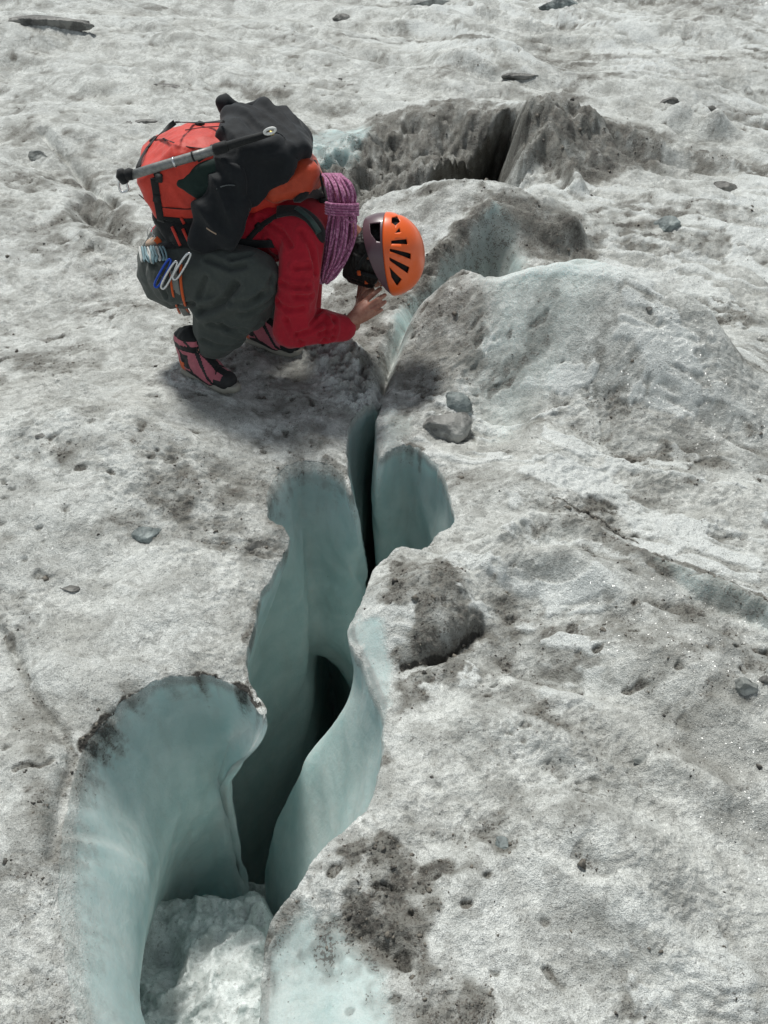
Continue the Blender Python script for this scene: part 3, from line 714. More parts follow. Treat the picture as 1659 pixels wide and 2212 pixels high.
M = dict(
    skin=None,
    red=fabric("crimson_shirt_fabric", (.40, .007, .022), .75, .25, bump=.3),
    grey=fabric("grey_trouser_fabric", (.060, .069, .064), .85, .2, sheen=.1),
    packred=fabric("orange_red_pack_nylon", (.60, .036, .018), .55, .3, spec=.4, bump=.5),
    lidred=fabric("orange_pack_lid_nylon", (.50, .055, .016), .55, .3, spec=.4, bump=.5),
    black=fabric("black_webbing", (.010, .011, .012), .7, .2),
    jacket=fabric("charcoal_jacket_fabric", (.010, .012, .015), .75, .25, sheen=.1, bump=.4),
    mesh=fabric("dark_green_mesh", (.010, .026, .022), .8, .4, 250),
    hair=fabric("black_hair", (.007, .006, .005), .55, .3, 900, 0, .4),
    rope=None,
    orange=plain("orange_helmet_shell", (.86, .13, .018), .34, coat=.25, var=.06, bump=.02),
    maroon=plain("maroon_grey_helmet_band", (.115, .062, .078), .38, coat=.2, var=.1, bump=.02),
    foam=plain("black_foam", (.012, .012, .012), .9),
    pole=plain("grey_pole", (.24, .245, .24), .45, .4, var=.5, scale=90),
    silver=plain("brushed_aluminium", (.62, .63, .65), .28, .9),
    blue=plain("blue_anodised_aluminium", (.02, .07, .42), .3, .7),
    orangew=fabric("orange_webbing", (.62, .10, .02), .7, .1), greyw=fabric("grey_webbing", (.20, .21, .20), .75, .1),
    cord=fabric("pale_blue_cord", (.22, .34, .38), .8, .5, 300), cordw=fabric("white_cord", (.55, .56, .54), .8, .2, 300),
    pink=fabric("pink_boot_leather", (.46, .13, .165), .7, .35, bump=.5), sole=plain("grey_rubber", (.33, .315, .27), .8), rand=plain("black_rubber", (.016, .017, .018), .7),
    gold=plain("brass", (.5, .38, .12), .35, .8), white=plain("white_plastic", (.75, .75, .73), .4),
    beige=fabric("beige_pouch_fabric", (.42, .30, .22), .8, .3),
)
t_ = NT("skin"); pos_ = t_.n('ShaderNodeNewGeometry').outputs['Position']
M['skin'] = t_.m
t_.bsdf(t_.mix(t_.ramp(t_.noise(pos_, 45, 3, .6), .35, .65), (.40, .19, .135), (.31, .125, .085)), .5, t_.bump(t_.noise(pos_, 220, 3, .6), .2, .002), Subsurface_Weight=.08, Subsurface_Scale=.01)
t_ = NT("purple_rope_sheath"); pos_ = t_.n('ShaderNodeNewGeometry').outputs['Position']; M['rope'] = t_.m
c_ = t_.mix(t_.ramp(t_.noise(pos_, 120, 2, .7), .45, .6), (.27, .06, .17), (.55, .24, .40)); c_ = t_.mix(t_.ramp(t_.noise(pos_, 14, 3, .6), .4, .65, 0, .5), c_, (.24, .05, .13))
t_.bsdf(c_, .8, t_.bump(t_.noise(pos_, 380, 2, .5), .6, .003), Sheen_Weight=.2)

# ---------------------------------------------------------------- the climber
A = at
def lerp(a, b, t): return a + (b - a) * t
hipR, hipL, pelvis = A(392,585,3.48), A(400,560,3.68), A(378,578,3.58)
kneeR, kneeL = A(548,598,3.37), A(600,600,3.76)
footR_h = Vector((*atz(414,832,.01), 0)); footR_t = Vector((*atz(505,868,.01), 0))
gR = gz((footR_h.x + footR_t.x) / 2, (footR_h.y + footR_t.y) / 2)
ankR = Vector((footR_h.x + .035, footR_h.y - .02, gR + .11))
footL_h = Vector((*atz(545,752,.01), 0)); footL_t = footL_h + Vector((.20, -.10, 0)); gL = gz(footL_h.x + .08, footL_h.y - .03)
ankL = Vector((footL_h.x + .03, footL_h.y, gL + .11))
chest, waist = A(600,478,3.59), A(450,520,3.58)
shR, shL, neckb = A(655,505,3.44), A(668,455,3.76), A(712,478,3.60)
elR, elL = A(630,712,3.31), A(655,725,3.70)
wrR, wrL = A(748,700,3.365), A(765,702,3.58)
HC = A(818,552,3.58)
HU = Vector((.965, -.16, .14)).normalized(); HF = Vector((.06, -.12, -.985)); HF = (HF - HU * HF.dot(HU)).normalized(); HS = HF.cross(HU)
def head(u, f, s): return HC + HU * u + HF * f + HS * s
HR = Matrix((HU, HF, HS)).transposed()
def hand(wrist, tips, knuckles, thumb, r=.0085):
    """finger chains rooted inside the palm; returns hull groups and chains"""
    groups = [[(wrist, .024)] + [(k, .0115) for k in knuckles]]
    ch = []
    for k, (mid, tip) in zip(knuckles, tips):
        ch.append([(k, r + .0018), (mid, r + .0004), (lerp(mid, tip, .55) + (lerp(mid, tip, .5) - lerp(k, tip, .5)) * .25, r - .0005), (tip, r - .0016)])
    ch.append([(lerp(wrist, knuckles[0], .30), .015), (thumb[0], .0115), (thumb[1], .0100), (thumb[2], .0085)])
    return groups, ch
# right hand: back of the hand to the viewer, fingers reaching up to the face
hY = 3.40
kR = [A(789,650,3.435), A(796,661,3.405), A(798,674,3.395), A(792,687,3.395)]
tR = [(A(806,636,3.44), A(822,624,3.475)), (A(816,647,3.405), A(832,637,3.445)), (A(817,662,3.395), A(832,652,3.435)), (A(808,678,3.395), A(824,669,3.43))]
thR = [A(778,652,3.45), A(792,632,3.48), A(806,626,3.51)]
gRh, cRh = hand(wrR, tR, kR, thR, .0095)
o_ = Vector((0, .16, .005))
kL = [p + Vector((0, 2 * (3.50 - p.y), 0)) for p in kR]; tL = [(a + Vector((0, 2 * (3.515 - a.y), 0)), b + Vector((0, 2 * (3.53 - b.y), 0))) for a, b in tR]; thL = [p + Vector((0, 2 * (3.53 - p.y), 0)) for p in thR]
gLh, cLh = hand(wrL, tL, kL, thL)
body_groups = [
    [(head(.02, -.015, 0), .088, (1.12, 1.12, .9), HR), (head(.0, .02, 0), .080, (1.1, 1.0, .9), HR)],            # skull
    [(head(-.01, .03, 0), .07), (head(-.085, .055, 0), .035), (head(-.10, .075, 0), .020), (head(-.06, .0, 0), .055)],  # jaw
    [(head(.01, .095, 0), .010), (head(-.028, .118, 0), .011), (head(-.03, .10, .013), .009), (head(-.03, .10, -.013), .009)],  # nose
    [(head(-.056, .098, .018), .006), (head(-.056, .104, 0), .0075), (head(-.056, .098, -.018), .006)],           # upper lip
    [(head(-.066, .096, .015), .006), (head(-.067, .100, 0), .008), (head(-.066, .096, -.015), .006)],            # lower lip
    [(head(.022, .088, .045), .010), (head(.026, .096, .02), .010)], [(head(.022, .088, -.045), .010), (head(.026, .096, -.02), .010)],
    [(head(.01, -.02, .078), .010), (head(-.03, -.012, .080), .008), (head(-.005, -.035, .086), .008)], [(head(.01, -.02, -.078), .010), (head(-.03, -.012, -.080), .008), (head(-.005, -.035, -.086), .008)],
    [(head(-.06, -.03, 0), .058), (neckb, .062)],
    [(neckb, .06), (shR + Vector((0, .03, 0)), .05), (shL - Vector((0, .03, 0)), .05), (chest, .11)],
    [(chest, .115), (waist, .105)], [(waist, .105), (pelvis, .12)],
    [(pelvis, .10), (hipR, .09), (hipL, .09)]] + gRh + gLh
body_chains = [[(shR, .052), (elR, .038), (wrR, .026)], [(shL, .052), (elL, .038), (wrL, .026)],
               [(hipR, .085), (kneeR, .058), (ankR, .042)], [(hipL, .085), (kneeL, .058), (ankL, .042)]] + cRh + cLh
for ank, h, t, g in ((ankR, footR_h, footR_t, gR), (ankL, footL_h, footL_t, gL)):
    d = (t - h).normalized()
    body_groups.append([(ank, .038), (Vector((h.x, h.y, g + .045)), .028), (Vector((t.x, t.y, g + .035)) - d * .03, .026)])
person = blob("person", body_groups, .0042, M['skin'], None, 3, None, body_chains)
tag(person, "climber in crimson shirt and grey trousers crouching at the crevasse edge, hands at face", "person")
eye_w = plain("eye_white", (.75, .73, .70), .2); eye_d = plain("eye_iris", (.05, .03, .02), .15)
for s_ in (-.031, .031):
    b = bmesh.new(); bmesh.ops.create_uvsphere(b, u_segments=14, v_segments=10, radius=.0125, matrix=Matrix.Translation(head(.004, .086, s_)))
    for f in b.faces: f.material_index = 1 if (f.calc_center_median() - head(.004, .086, s_)).normalized().dot(HF) > .86 else 0
    bm_obj("eye", b, [eye_w, eye_d], person)
# clothes
shirt = blob("shirt", [
    [(neckb - HU * .02, .085), (shR + Vector((-.01, .05, .0)), .085), (shL - Vector((0, .04, 0)), .085), (chest, .145)],
    [(chest, .15), (waist, .13)], [(waist, .135), (A(395,535,3.58), .13)],
    [(shR, .082), (chest + Vector((.02, -.06, .0)), .11)]], .007, M['red'], person, 5, folds(.006, 6, (1, 1, .5), 3.1),
    [[(shR, .082), (A(650,560,3.39), .080), (A(645,620,3.345), .078), (elR, .072), (lerp(elR, wrR, .55), .064), (A(742,710,3.362), .053)],
     [(shL, .08), (elL, .062), (lerp(elL, wrL, .8), .048)]])
trousers = blob("trousers", [
    [(pelvis + Vector((-.0, 0, -.01)), .150), (hipR + Vector((.01, .02, 0)), .135), (hipL, .125), (A(390,540,3.58), .13)],
    [(hipR, .135), (lerp(hipR, kneeR, .6) + Vector((0, 0, .01)), .108), (kneeR, .098)],
    [(hipL, .13), (kneeL, .085)],
    [(kneeR + Vector((-.005, 0, -.015)), .100), (lerp(kneeR, ankR, .35) + Vector((.05, 0, -.01)), .095), (lerp(kneeR, ankR, .5) + Vector((-.02, .02, .03)), .100)],
    [(lerp(kneeR, ankR, .4) + Vector((.03, 0, 0)), .098), (lerp(kneeR, ankR, .5) + Vector((-.02, .02, .02)), .095), (lerp(kneeR, ankR, .72) + Vector((.045, 0, .0)), .080), (lerp(kneeR, ankR, .84) + Vector((.035, 0, 0)), .070)],
    [(kneeL, .088), (lerp(kneeL, ankL, .5), .08)], [(lerp(kneeL, ankL, .5), .08), (lerp(kneeL, ankL, .8), .066)]],
    .007, M['grey'], person, 4, folds(.010, 8, (1, .8, 1.2), 7.7))
def crease(o, lines, depth, width):
    c = Cast([o]); me = o.data; n_ = len(me.vertices); co = np.empty(n_ * 3, np.float32); no = np.empty(n_ * 3, np.float32)
    me.vertices.foreach_get("co", co); me.vertices.foreach_get("normal", no); co = co.reshape(-1, 3); no = no.reshape(-1, 3); acc = np.zeros(n_)
    for ln in lines:
        pts = [c.hit(px, py, 0) for px, py in ln]; pts = [p[0] for p in pts if p]
        D = np.full(n_, 9.0)
        for p, q in zip(pts[:-1], pts[1:]):
            p = np.array(p); q = np.array(q); e = q - p; t = np.clip(((co - p) @ e) / (e @ e), 0, 1)
            D = np.minimum(D, np.linalg.norm(co - p - t[:, None] * e, axis=1))
        acc += -depth * np.exp(-(D / width) ** 2) + depth * .55 * np.exp(-((D - width * 1.9) / width) ** 2)
    me.vertices.foreach_set("co", (co + no * acc[:, None]).ravel().astype(np.float32)); me.update()
crease(trousers, [[(432,672),(462,664),(490,648),(512,615)]], .020, .014)
crease(trousers, [[(500,655),(540,650),(582,628)], [(455,700),(500,712),(560,700)], [(500,560),(540,552)], [(345,600),(360,640)], [(440,735),(480,748),(520,742)], [(588,600),(560,640),(530,660)], [(330,570),(370,590)], [(450,560),(500,580),(530,575)], [(590,640),(550,670),(520,680)], [(480,700),(520,722),(555,720)], [(430,640),(445,600)], [(380,660),(420,655)]], .011, .010)
crease(shirt, [[(700,690),(672,712),(640,722)], [(690,672),(670,700)], [(705,700),(700,735)], [(600,560),(640,580),(668,575)], [(608,610),(640,622),(665,618)], [(560,470),(610,500),(630,530)], [(720,690),(716,730)], [(600,650),(625,668),(655,665)], [(580,520),(600,545)], [(650,500),(672,540),(680,590)], [(640,640),(672,640)], [(620,690),(650,740)], [(690,720),(720,712)]], .010, .009)
b = bmesh.new()
hair = blob("hair", [
    [(head(-.045, -.05, .03), .055), (head(-.045, -.05, -.03), .055), (head(.0, -.06, 0), .07)],
    [(head(.0, .02, .07), .028), (head(-.07, -.02, .06), .036), (head(-.10, .04, .05), .026), (head(-.02, .075, .065), .018)],
    [(head(-.085, -.03, .05), .035), (head(-.125, .055, .03), .020), (head(-.115, .085, .02), .014), (head(-.03, .10, .05), .012)],
    [(head(-.08, -.02, -.05), .035), (head(-.115, .06, -.04), .02), (head(-.01, .03, -.08), .02)]], .004, M['hair'], person, 2,
    lambda c, n: .0035 * mnoise.noise(Vector((c.x * 130, c.y * 130, c.z * 14))))

# boots
def boot(h, t, g, name):
    d = (t - h).normalized(); L = (t - h).length; s = Vector((-d.y, d.x, 0)); up = Vector((0, 0, 1))
    def q(a, b_, c_): return Vector((h.x, h.y, g)) + d * a + s * b_ + up * c_
    o = blob(name, [
        [(q(.0, 0, .052), .033), (q(.0, 0, .10), .036), (q(.04, 0, .05), .036)],
        [(q(.0, 0, .10), .037), (q(.035, 0, .115), .042), (q(-.002, 0, .165), .043), (q(.05, 0, .165), .043)],
        [(q(.03, 0, .06), .042), (q(.05, 0, .115), .043), (q(L * .55, 0, .075), .040), (q(L * .62, .008, .045), .043), (q(L * .62, -.012, .045), .042)],
        [(q(L * .60, 0, .048), .045), (q(L - .02, .006, .040), .034), (q(L - .02, -.010, .040), .034)],
        [(q(.02, 0, .165), .050), (q(.03, 0, .175), .050)]], .004, [M['pink'], M['rand'], M['black'], M['orangew']], person, 3, folds(.002, 30))
    me = o.data
    for p in me.polygons:
        c = Vector(p.center) - Vector((h.x, h.y, g)); a, b_, c_ = c.dot(d), c.dot(s), c.z
        i = 0
        if c_ < .040 + .014 * math.sin(a * 28) or a > L - .022 or (a > L - .055 and c_ < .055): i = 1
        elif abs(b_ + .004) < .017 and a > .02: i = 2
        elif c_ > .135 and c_ < .162: i = 2
        elif a < .045 and .06 < c_ < .12 and a > .0: i = 2
        if a < .012 and .02 < c_ < .075: i = 3
        elif i == 0 and math.sin(a * 75 + c_ * 60) > .86: i = 1
        if c_ > .185: i = 2
        p.material_index = i
    # sole: a curved slab with lugs
    b = bmesh.new(); prof = []
    N_ = 22
    for k in range(N_):
        an = 2 * math.pi * k / N_; ca, sa = math.cos(an), math.sin(an)
        a = (L * .5 - .003) + (L * .5 + .037) * ca; w_ = .046 * (1 - .22 * math.exp(-((a - L * .38) / .05) ** 2)) * (1.0 if ca > 0 else .86)
        prof.append((a, w_ * math.copysign(abs(sa) ** .7, sa)))
    lo = [b.verts.new(q(a, w_ * .96, -.004 + (.012 if a > L else 0))) for a, w_ in prof]; md = [b.verts.new(q(a, w_ * 1.03, .013 + (.010 if a > L else 0))) for a, w_ in prof]; hi = [b.verts.new(q(a, w_ * .97, .027 + (.008 if a > L else 0))) for a, w_ in prof]
    for X_, Y_ in ((lo, md), (md, hi)):
        for k in range(N_): b.faces.new((X_[k], X_[(k + 1) % N_], Y_[(k + 1) % N_], Y_[k]))
    b.faces.new(lo[::-1]); b.faces.new(hi); bm_obj("sole", b, M['sole'], o)
    b = bmesh.new()
    for k in range(6):
        a = .055 + k * (L - .105) / 6; z = .135 - k * .0105
        tube(b, [q(a, -.030, z - .014), q(a + .006, -.012, z + .004), q(a + .012, .012, z + .005), q(a + .018, .030, z - .014)], .0028, 6)
        tube(b, [q(a, .030, z - .014), q(a + .006, .012, z + .006), q(a + .012, -.012, z + .007), q(a + .018, -.030, z - .014)], .0028, 6)
    for sg in (-1, 1): tube(b, [q(.06, 0, .155), q(.075, .018 * sg, .165), q(.09, .03 * sg, .15), q(.085, .012 * sg, .135)], .0026, 6)
    bm_obj("lace", b, M['black'], o)
    return o
boot(footR_h, footR_t, gR, "boot"); boot(footL_h, footL_t, gL, "boot")

# helmet: dome cut at a slanted rim, vents cut right through
def dome(name, u0, u1, mat, parent, scale=1.0, res=72):
    ru, rf, rs = .150 * scale, .163 * scale, .128 * scale
    b = bmesh.new(); rows = []
    def rim(f, s): return -.012 + .048 * (f / .16) - .018 * (abs(s) / .12)
    nth = 30
    for j in range(res):
        an = 2 * math.pi * j / res; cf, cs = math.cos(an), math.sin(an); col = []
        fr, sr = cf * rf, cs * rs
        lo = max(rim(fr, sr), u0) if u0 is not None else rim(fr, sr)
        if u1 is not None: lo2 = rim(fr, sr)
        a0 = math.asin(max(-.99, min(.98, (lo if u1 is None else lo2) / ru))); a1 = math.pi / 2 if u1 is None else math.asin(min(.98, max(u1, lo2 + .004) / ru))
        for k in range(nth + 1):
            a = a0 + (a1 - a0) * k / nth
            ca = max(math.cos(a), 0.0) ** .86
            v = Vector((ru * math.sin(a), fr * ca, sr * ca))
            col.append(b.verts.new(HC + HU * (v.x + .028) + HF * (v.y + .0) + HS * v.z))
        rows.append(col)
    for j in range(res):
        A_, B_ = rows[j], rows[(j + 1) % res]
        for k in range(nth): b.faces.new((A_[k], B_[k], B_[k + 1], A_[k + 1]))
    bmesh.ops.remove_doubles(b, verts=b.verts, dist=.0004)
    bmesh.ops.recalc_face_normals(b, faces=b.faces)
    me = bpy.data.meshes.new(name); b.to_mesh(me); b.free()
    o = link(me, name, mat, parent)
    return o
def cut(o, polys, mirror=True, thick=.0045):
    m = o.modifiers.new('sol', 'SOLIDIFY'); m.thickness = thick; m.offset = -1
    if polys:
        cb = bmesh.new(); ctr = HC + HU * .0
        for poly in polys:
            loc = []
            for px, py in poly:
                d = raydir(px, py); rel = EYE - ctr - HU * .028
                o3 = Vector((rel.dot(HU) / .150, rel.dot(HF) / .163, rel.dot(HS) / .128)); d3 = Vector((d.dot(HU) / .150, d.dot(HF) / .163, d.dot(HS) / .128))
                a_, b_, c_ = d3.dot(d3), o3.dot(d3), o3.dot(o3) - 1.0; disc = b_ * b_ - a_ * c_
                if disc < 0: disc = 0
                tt = (-b_ - math.sqrt(disc)) / a_; p = EYE + d * tt - ctr - HU * .028
                loc.append(Vector((p.dot(HU), p.dot(HF), p.dot(HS))))
            for sg in ((1, -1) if mirror else (1,)):
                ring = [[cb.verts.new(ctr + HU * (v.x * k + .028) + HF * v.y * k + HS * v.z * k * sg) for v in loc] for k in (.75, 1.25)]
                n_ = len(loc)
                for i in range(n_): cb.faces.new((ring[0][i], ring[0][(i + 1) % n_], ring[1][(i + 1) % n_], ring[1][i]))
                cb.faces.new(ring[0][::-1]); cb.faces.new(ring[1])
        bmesh.ops.recalc_face_normals(cb, faces=cb.faces)
        cm = bpy.data.meshes.new("cut"); cb.to_mesh(cm); cb.free(); co_ = bpy.data.objects.new("cut", cm); COL.objects.link(co_)
        bo = o.modifiers.new('b', 'BOOLEAN'); bo.operation = 'DIFFERENCE'; bo.object = co_; bo.solver = 'EXACT'
    apply_mods(o)
    if polys: bpy.data.objects.remove(co_)
    for p in o.data.polygons: p.use_smooth = True
    o.data.update()
helmet = dome("helmet", .018, None, M['orange'], person)
cut(helmet, [[(862,493),(866,502),(853,504)], [(845,520),(878,517),(880,529),(845,527)], [(842,537),(887,548),(886,560),(842,543)],
             [(841,556),(884,577),(880,590),(842,563)], [(841,577),(868,603),(858,618),(846,600)], [(846,470),(858,468),(864,480),(854,488),(846,482)]])
band = dome("rear_shell", None, .017, M['maroon'], helmet, .985)
cut(band, [[(798,482),(821,480),(821,522),(812,520),(800,503)]], thick=.004)
liner = dome("liner", .006, None, M['foam'], helmet, .90); cut(liner, None, thick=.006)
b = bmesh.new()
ribbon(b, [head(.01, .05, .105), head(-.04, .035, .10), head(-.085, .03, .075), head(-.115, .06, .03), head(-.12, .07, 0)], [HS, HS, HS, HS * .6 - HU, -HU], .014, .003)
ribbon(b, [head(.0, -.06, .10), head(-.04, -.02, .103), head(-.07, .02, .09)], [HS, HS, HS], .014, .003)
strap_o = bm_obj("chin_strap", b, M['black'], helmet)
for p in (head(-.062, .03, .101), head(-.045, .075, .075)):
    b = bmesh.new(); bmesh.ops.create_cube(b, size=1, matrix=Matrix.Translation(p) @ HR.to_4x4() @ Matrix.Diagonal((.014, .02, .006, 1)))
    bmesh.ops.bevel(b, geom=b.edges[:], offset=.002, segments=2, affect='EDGES'); bm_obj("buckle", b, M['orangew'], strap_o)

# rope coil carried round the neck and shoulder
rr_ = random.Random(4); b = bmesh.new()
K0 = A(740,452,3.405)
for i in range(15):
    f = (i + .5) / 15 - .5; dep = rr_.uniform(0, .05)
    k0 = K0 + Vector((f * .085, dep * .6, abs(f) * -.01)); k1 = K0 + Vector((f * .08 + rr_.uniform(-.01, .01), dep * .6 + .02, 0))
    fx = f * 62 + 0
    a1 = A(737 + fx * 1.12 + rr_.uniform(-3, 3), 505, 3.375 + dep + .05 * (2 * f) ** 2)
    a2 = A(726 + fx * .98 + rr_.uniform(-4, 4), 555, 3.365 + dep + .05 * (2 * f) ** 2)
    a3 = A(707 + fx * .52 + rr_.uniform(-3, 3), 597 + rr_.uniform(-5, 7), 3.38 + dep)
    a4 = A(702 + fx * .25, 610 + rr_.uniform(-5, 3), 3.42 + dep)
    a5 = A(712 + fx * .5, 590, 3.46 + dep * .5); a6 = A(730 + fx * .9, 530, 3.45 + dep * .5)
    tube(b, [k0, a1, a2, a3, a4, a5, a6, k1], .0046, 7, n=7)
for i in range(12):
    f = (i + .5) / 12 - .5; dep = rr_.uniform(0, .03)
    tube(b, [K0 + Vector((f * .085, .0 + dep, .0)), A(740 + f * 62 + rr_.uniform(-2, 2), 425, 3.40 + dep + .03 * (2 * f) ** 2), A(732 + f * 56 + rr_.uniform(-3, 3), 398, 3.44 + dep), A(720 + f * 44 + rr_.uniform(-3, 3), 380 + abs(f) * 6, 3.50 + dep),
             A(712 + f * 50, 376, 3.60 + dep), A(718 + f * 50, 385, 3.70), A(740 + f * 50, 430, 3.77), A(752 + f * 40, 480, 3.78)], .0047, 7, n=6)
for i in range(5):
    y_ = 440 + i * 5.5
    pts = []
    for k in range(12):
        an = 2 * math.pi * k / 12
        pts.append(A(739 + 35 * math.cos(an), y_ + 3 * math.cos(an + 1), 3.425 + .045 * math.sin(an)))
    tube(b, pts, .0047, 7, True, n=4)
tube(b, [A(750,458,3.38), A(762,463,3.372), A(766,474,3.37), A(757,480,3.372), A(746,470,3.375)], .0045, 7)
rope = bm_obj("rope_coil", b, M['rope']); tag(rope, "purple climbing rope coiled and hung round the climber's neck", "rope")

# backpack with its parts
pack = blob("backpack", [
    [(A(328,392,3.49), .048), (A(352,448,3.49), .042), (A(338,330,3.73), .05), (A(370,400,3.75), .045), (A(400,338,3.49), .05), (A(400,300,3.73), .05), (A(440,455,3.49), .045),
     (A(590,340,3.55), .045), (A(590,290,3.73), .05), (A(600,425,3.53), .040), (A(600,390,3.75), .045)]], .007, M['packred'], None, 4,
    lambda c, n: .007 * (1 - 2 * abs(mnoise.noise(Vector((c.x * 14, c.y * 7, c.z * 12))))) + .004 * mnoise.noise(c * 30))
tag(pack, "large orange-red backpack with black straps on the crouching climber's back", "backpack")
lid = blob("lid", [[(A(592,412,3.49), .042), (A(650,402,3.49), .040), (A(668,372,3.50), .036), (A(640,345,3.60), .045), (A(680,385,3.62), .035), (A(600,345,3.62), .05), (A(660,350,3.72), .04)]],
           .006, M['lidred'], pack, 4, folds(.006, 16, (1, 1, 1), 2.2))
beltpad = blob("hip_belt", [[(A(352,468,3.50), .040), (A(420,468,3.50), .035), (A(372,505,3.47), .032), (A(425,520,3.44), .030)], [(A(385,515,3.44), .028), (A(440,530,3.42), .03)]],
               .006, M['black'], pack, 3, folds(.004, 20))
pocket = blob("side_pocket", [[(A(392,392,3.455), .022), (A(430,420,3.445), .020), (A(470,400,3.445), .022), (A(490,352,3.455), .022), (A(440,362,3.450), .022)]], .005, M['mesh'], pack, 3, folds(.004, 22))
cast = Cast([pack, lid, beltpad, pocket, shirt, trousers])
def straps(name, lst, mat, parent, w=.02, th=.003):
    b = bmesh.new()
    for q_ in lst:
        ww = q_[1] if isinstance(q_, tuple) else w; p_ = q_[0] if isinstance(q_, tuple) else q_
        cast.strap(b, p_, ww, th)
    return bm_obj(name, b, mat, parent)
for q_, w_ in (([(333,385),(340,430),(348,478)], .027), ([(352,350),(335,375),(333,395)], .020), ([(318,322),(345,290),(378,264)], .018), ([(378,264),(430,268),(485,262)], .010),
               ([(425,345),(460,322),(500,303)], .024), ([(352,470),(400,478),(440,470)], .018), ([(318,322),(300,350),(296,375)], .016), ([(355,300),(372,330),(378,350)], .005)):
    straps("strap", [q_], M['black'], pack, w_)
for q_ in ([(372,490),(380,508),(390,530)], [(395,495),(405,515),(412,530)], [(392,470),(398,484)]): straps("trim", [q_], M['packred'], pack, .011, .004)
straps("shoulder_strap", [[(600,460),(640,455),(668,470),(690,498),(700,530),(700,565)]], M['black'], pack, .050, .012)
straps("shoulder_strap", [[(640,430),(672,408),(690,420),(700,440)]], M['black'], pack, .035, .012)
straps("shoulder_strap", [[(640,455),(668,475),(686,505)]], fabric("dark_teal_webbing", (.03, .055, .05), .7), pack, .022, .016)
straps("hip_strap", [[(455,525),(500,522),(540,526),(590,526)]], M['black'], pack, .030, .006)
straps("side_strap", [[(535,520),(560,490),(600,466)]], M['black'], pack, .020, .005)
straps("side_strap", [[(680,348),(690,375),(697,405),(702,430)]], M['black'], pack, .010, .004)

for px_, py_, a_ in ((339,428,80), (332,302,-55), (432,269,5), (462,322,-20), (344,385,85), (560,490,-45)):
    h_ = cast.hit(px_, py_, .004)
    if h_:
        b = bmesh.new(); q_ = h_[1].to_track_quat('Z', 'Y').to_matrix().to_4x4()
        bmesh.ops.create_cube(b, size=1, matrix=Matrix.Translation(h_[0]) @ q_ @ Matrix.Rotation(R(a_), 4, 'Z') @ Matrix.Diagonal((.030, .026, .008, 1)))
        bmesh.ops.bevel(b, geom=b.edges[:], offset=.0025, segments=2, affect='EDGES'); bm_obj("buckle", b, M['rand'], pack)
straps("zip", [[(400,282),(440,276),(482,274)]], M['black'], pack, .006, .002)
straps("panel_seam", [[(352,300),(400,318),(440,322)]], M['black'], pack, .004, .0015)
straps("panel_seam", [[(300,420),(330,445),(400,452),(440,448)]], M['black'], pack, .004, .0015)

# jacket thrown over the pack
jf = lambda c, n: 1.5 * .016 * (1 - 2.2 * abs(mnoise.noise(Vector(((c.x + c.y * .7) * 12, (c.y - c.x * .2) * 3, c.z * 4 + 2))))) + .006 * mnoise.noise(c * 22)
jacket = blob("jacket", [
    [(A(502,262,3.72), .034), (A(560,240,3.76), .034), (A(615,262,3.76), .030), (A(648,300,3.70), .026), (A(650,322,3.54), .022), (A(590,340,3.47), .034), (A(510,330,3.48), .036), (A(500,300,3.55), .035)],
    [(A(590,320,3.49), .034), (A(622,352,3.48), .020), (A(588,395,3.455), .020), (A(548,428,3.445), .020), (A(515,425,3.44), .028), (A(500,350,3.46), .034)],
    [(A(500,330,3.47), .030), (A(470,385,3.45), .022), (A(520,430,3.43), .030)],
    [(A(505,378,3.44), .042), (A(478,400,3.43), .036), (A(445,450,3.405), .030), (A(500,440,3.41), .042)], [(A(445,450,3.405), .032), (A(500,440,3.41), .045), (A(428,525,3.385), .024), (A(445,535,3.385), .024), (A(488,505,3.39), .040)],
    [(A(484,228,3.80), .018), (A(500,240,3.80), .016), (A(520,222,3.80), .012)]],
    .006, M['jacket'], None, 3, jf,
    [[(A(478,222,3.80), .014), (A(520,226,3.80), .014), (A(560,236,3.78), .02)]])
tag(jacket, "charcoal jacket with creased folds draped over the red backpack", "jacket")
cast2 = Cast([jacket])
b = bmesh.new(); cast2.strap(b, [(447,492),(456,499),(468,505)], .006, .002); bm_obj("label", b, M['beige'], jacket)
b = bmesh.new(); cast2.strap(b, [(468,408),(480,400),(494,397),(508,400)], .004, .002); bm_obj("seam", b, fabric("grey_piping", (.10, .11, .115), .7), jacket)

# pole strapped along the pack
pole = bpy.data.objects.new("trekking_pole", None); COL.objects.link(pole); pA, pB = A(278,380,3.405), A(596,284,3.42); pole.location = pA
tag(pole, "grey telescopic pole with black joint strapped along the side of the red pack", "pole")
bpy.context.view_layer.update()
pd = pB - pA
def pp(t, dz=0): return pA + pd * t + Vector((0, 0, dz))
def part(name, pts, r, mat, parent, seg=12, raw=True):
    b = bmesh.new(); tube(b, pts, r, seg, raw=raw); return bm_obj(name, b, mat, parent)
part("shaft", [pp(0.02), pp(.2, .001), pp(.45, .0), pp(.60)], .0165, M['pole'], pole)
part("joint", [pp(.585), pp(.60), pp(.66), pp(.68)], [.019, .021, .021, .017], M['black'], pole)
part("lower_shaft", [pp(.66), pp(.85), pp(.96)], [.0165, .014, .011], M['black'], pole)
part("tip", [pp(.955), pp(.975, -.002), pp(.985, -.008)], [.010, .008, .005], M['gold'], pole)
part("grip", [pp(-.05, .03), pp(-.045, .01), pp(-.03, -.02)], [.012, .022, .014], M['black'], pole)
part("grip", [pp(-.03, .012), pp(.0, .006), pp(.03)], [.014, .022, .019], M['black'], pole)
b = bmesh.new()
ring = []
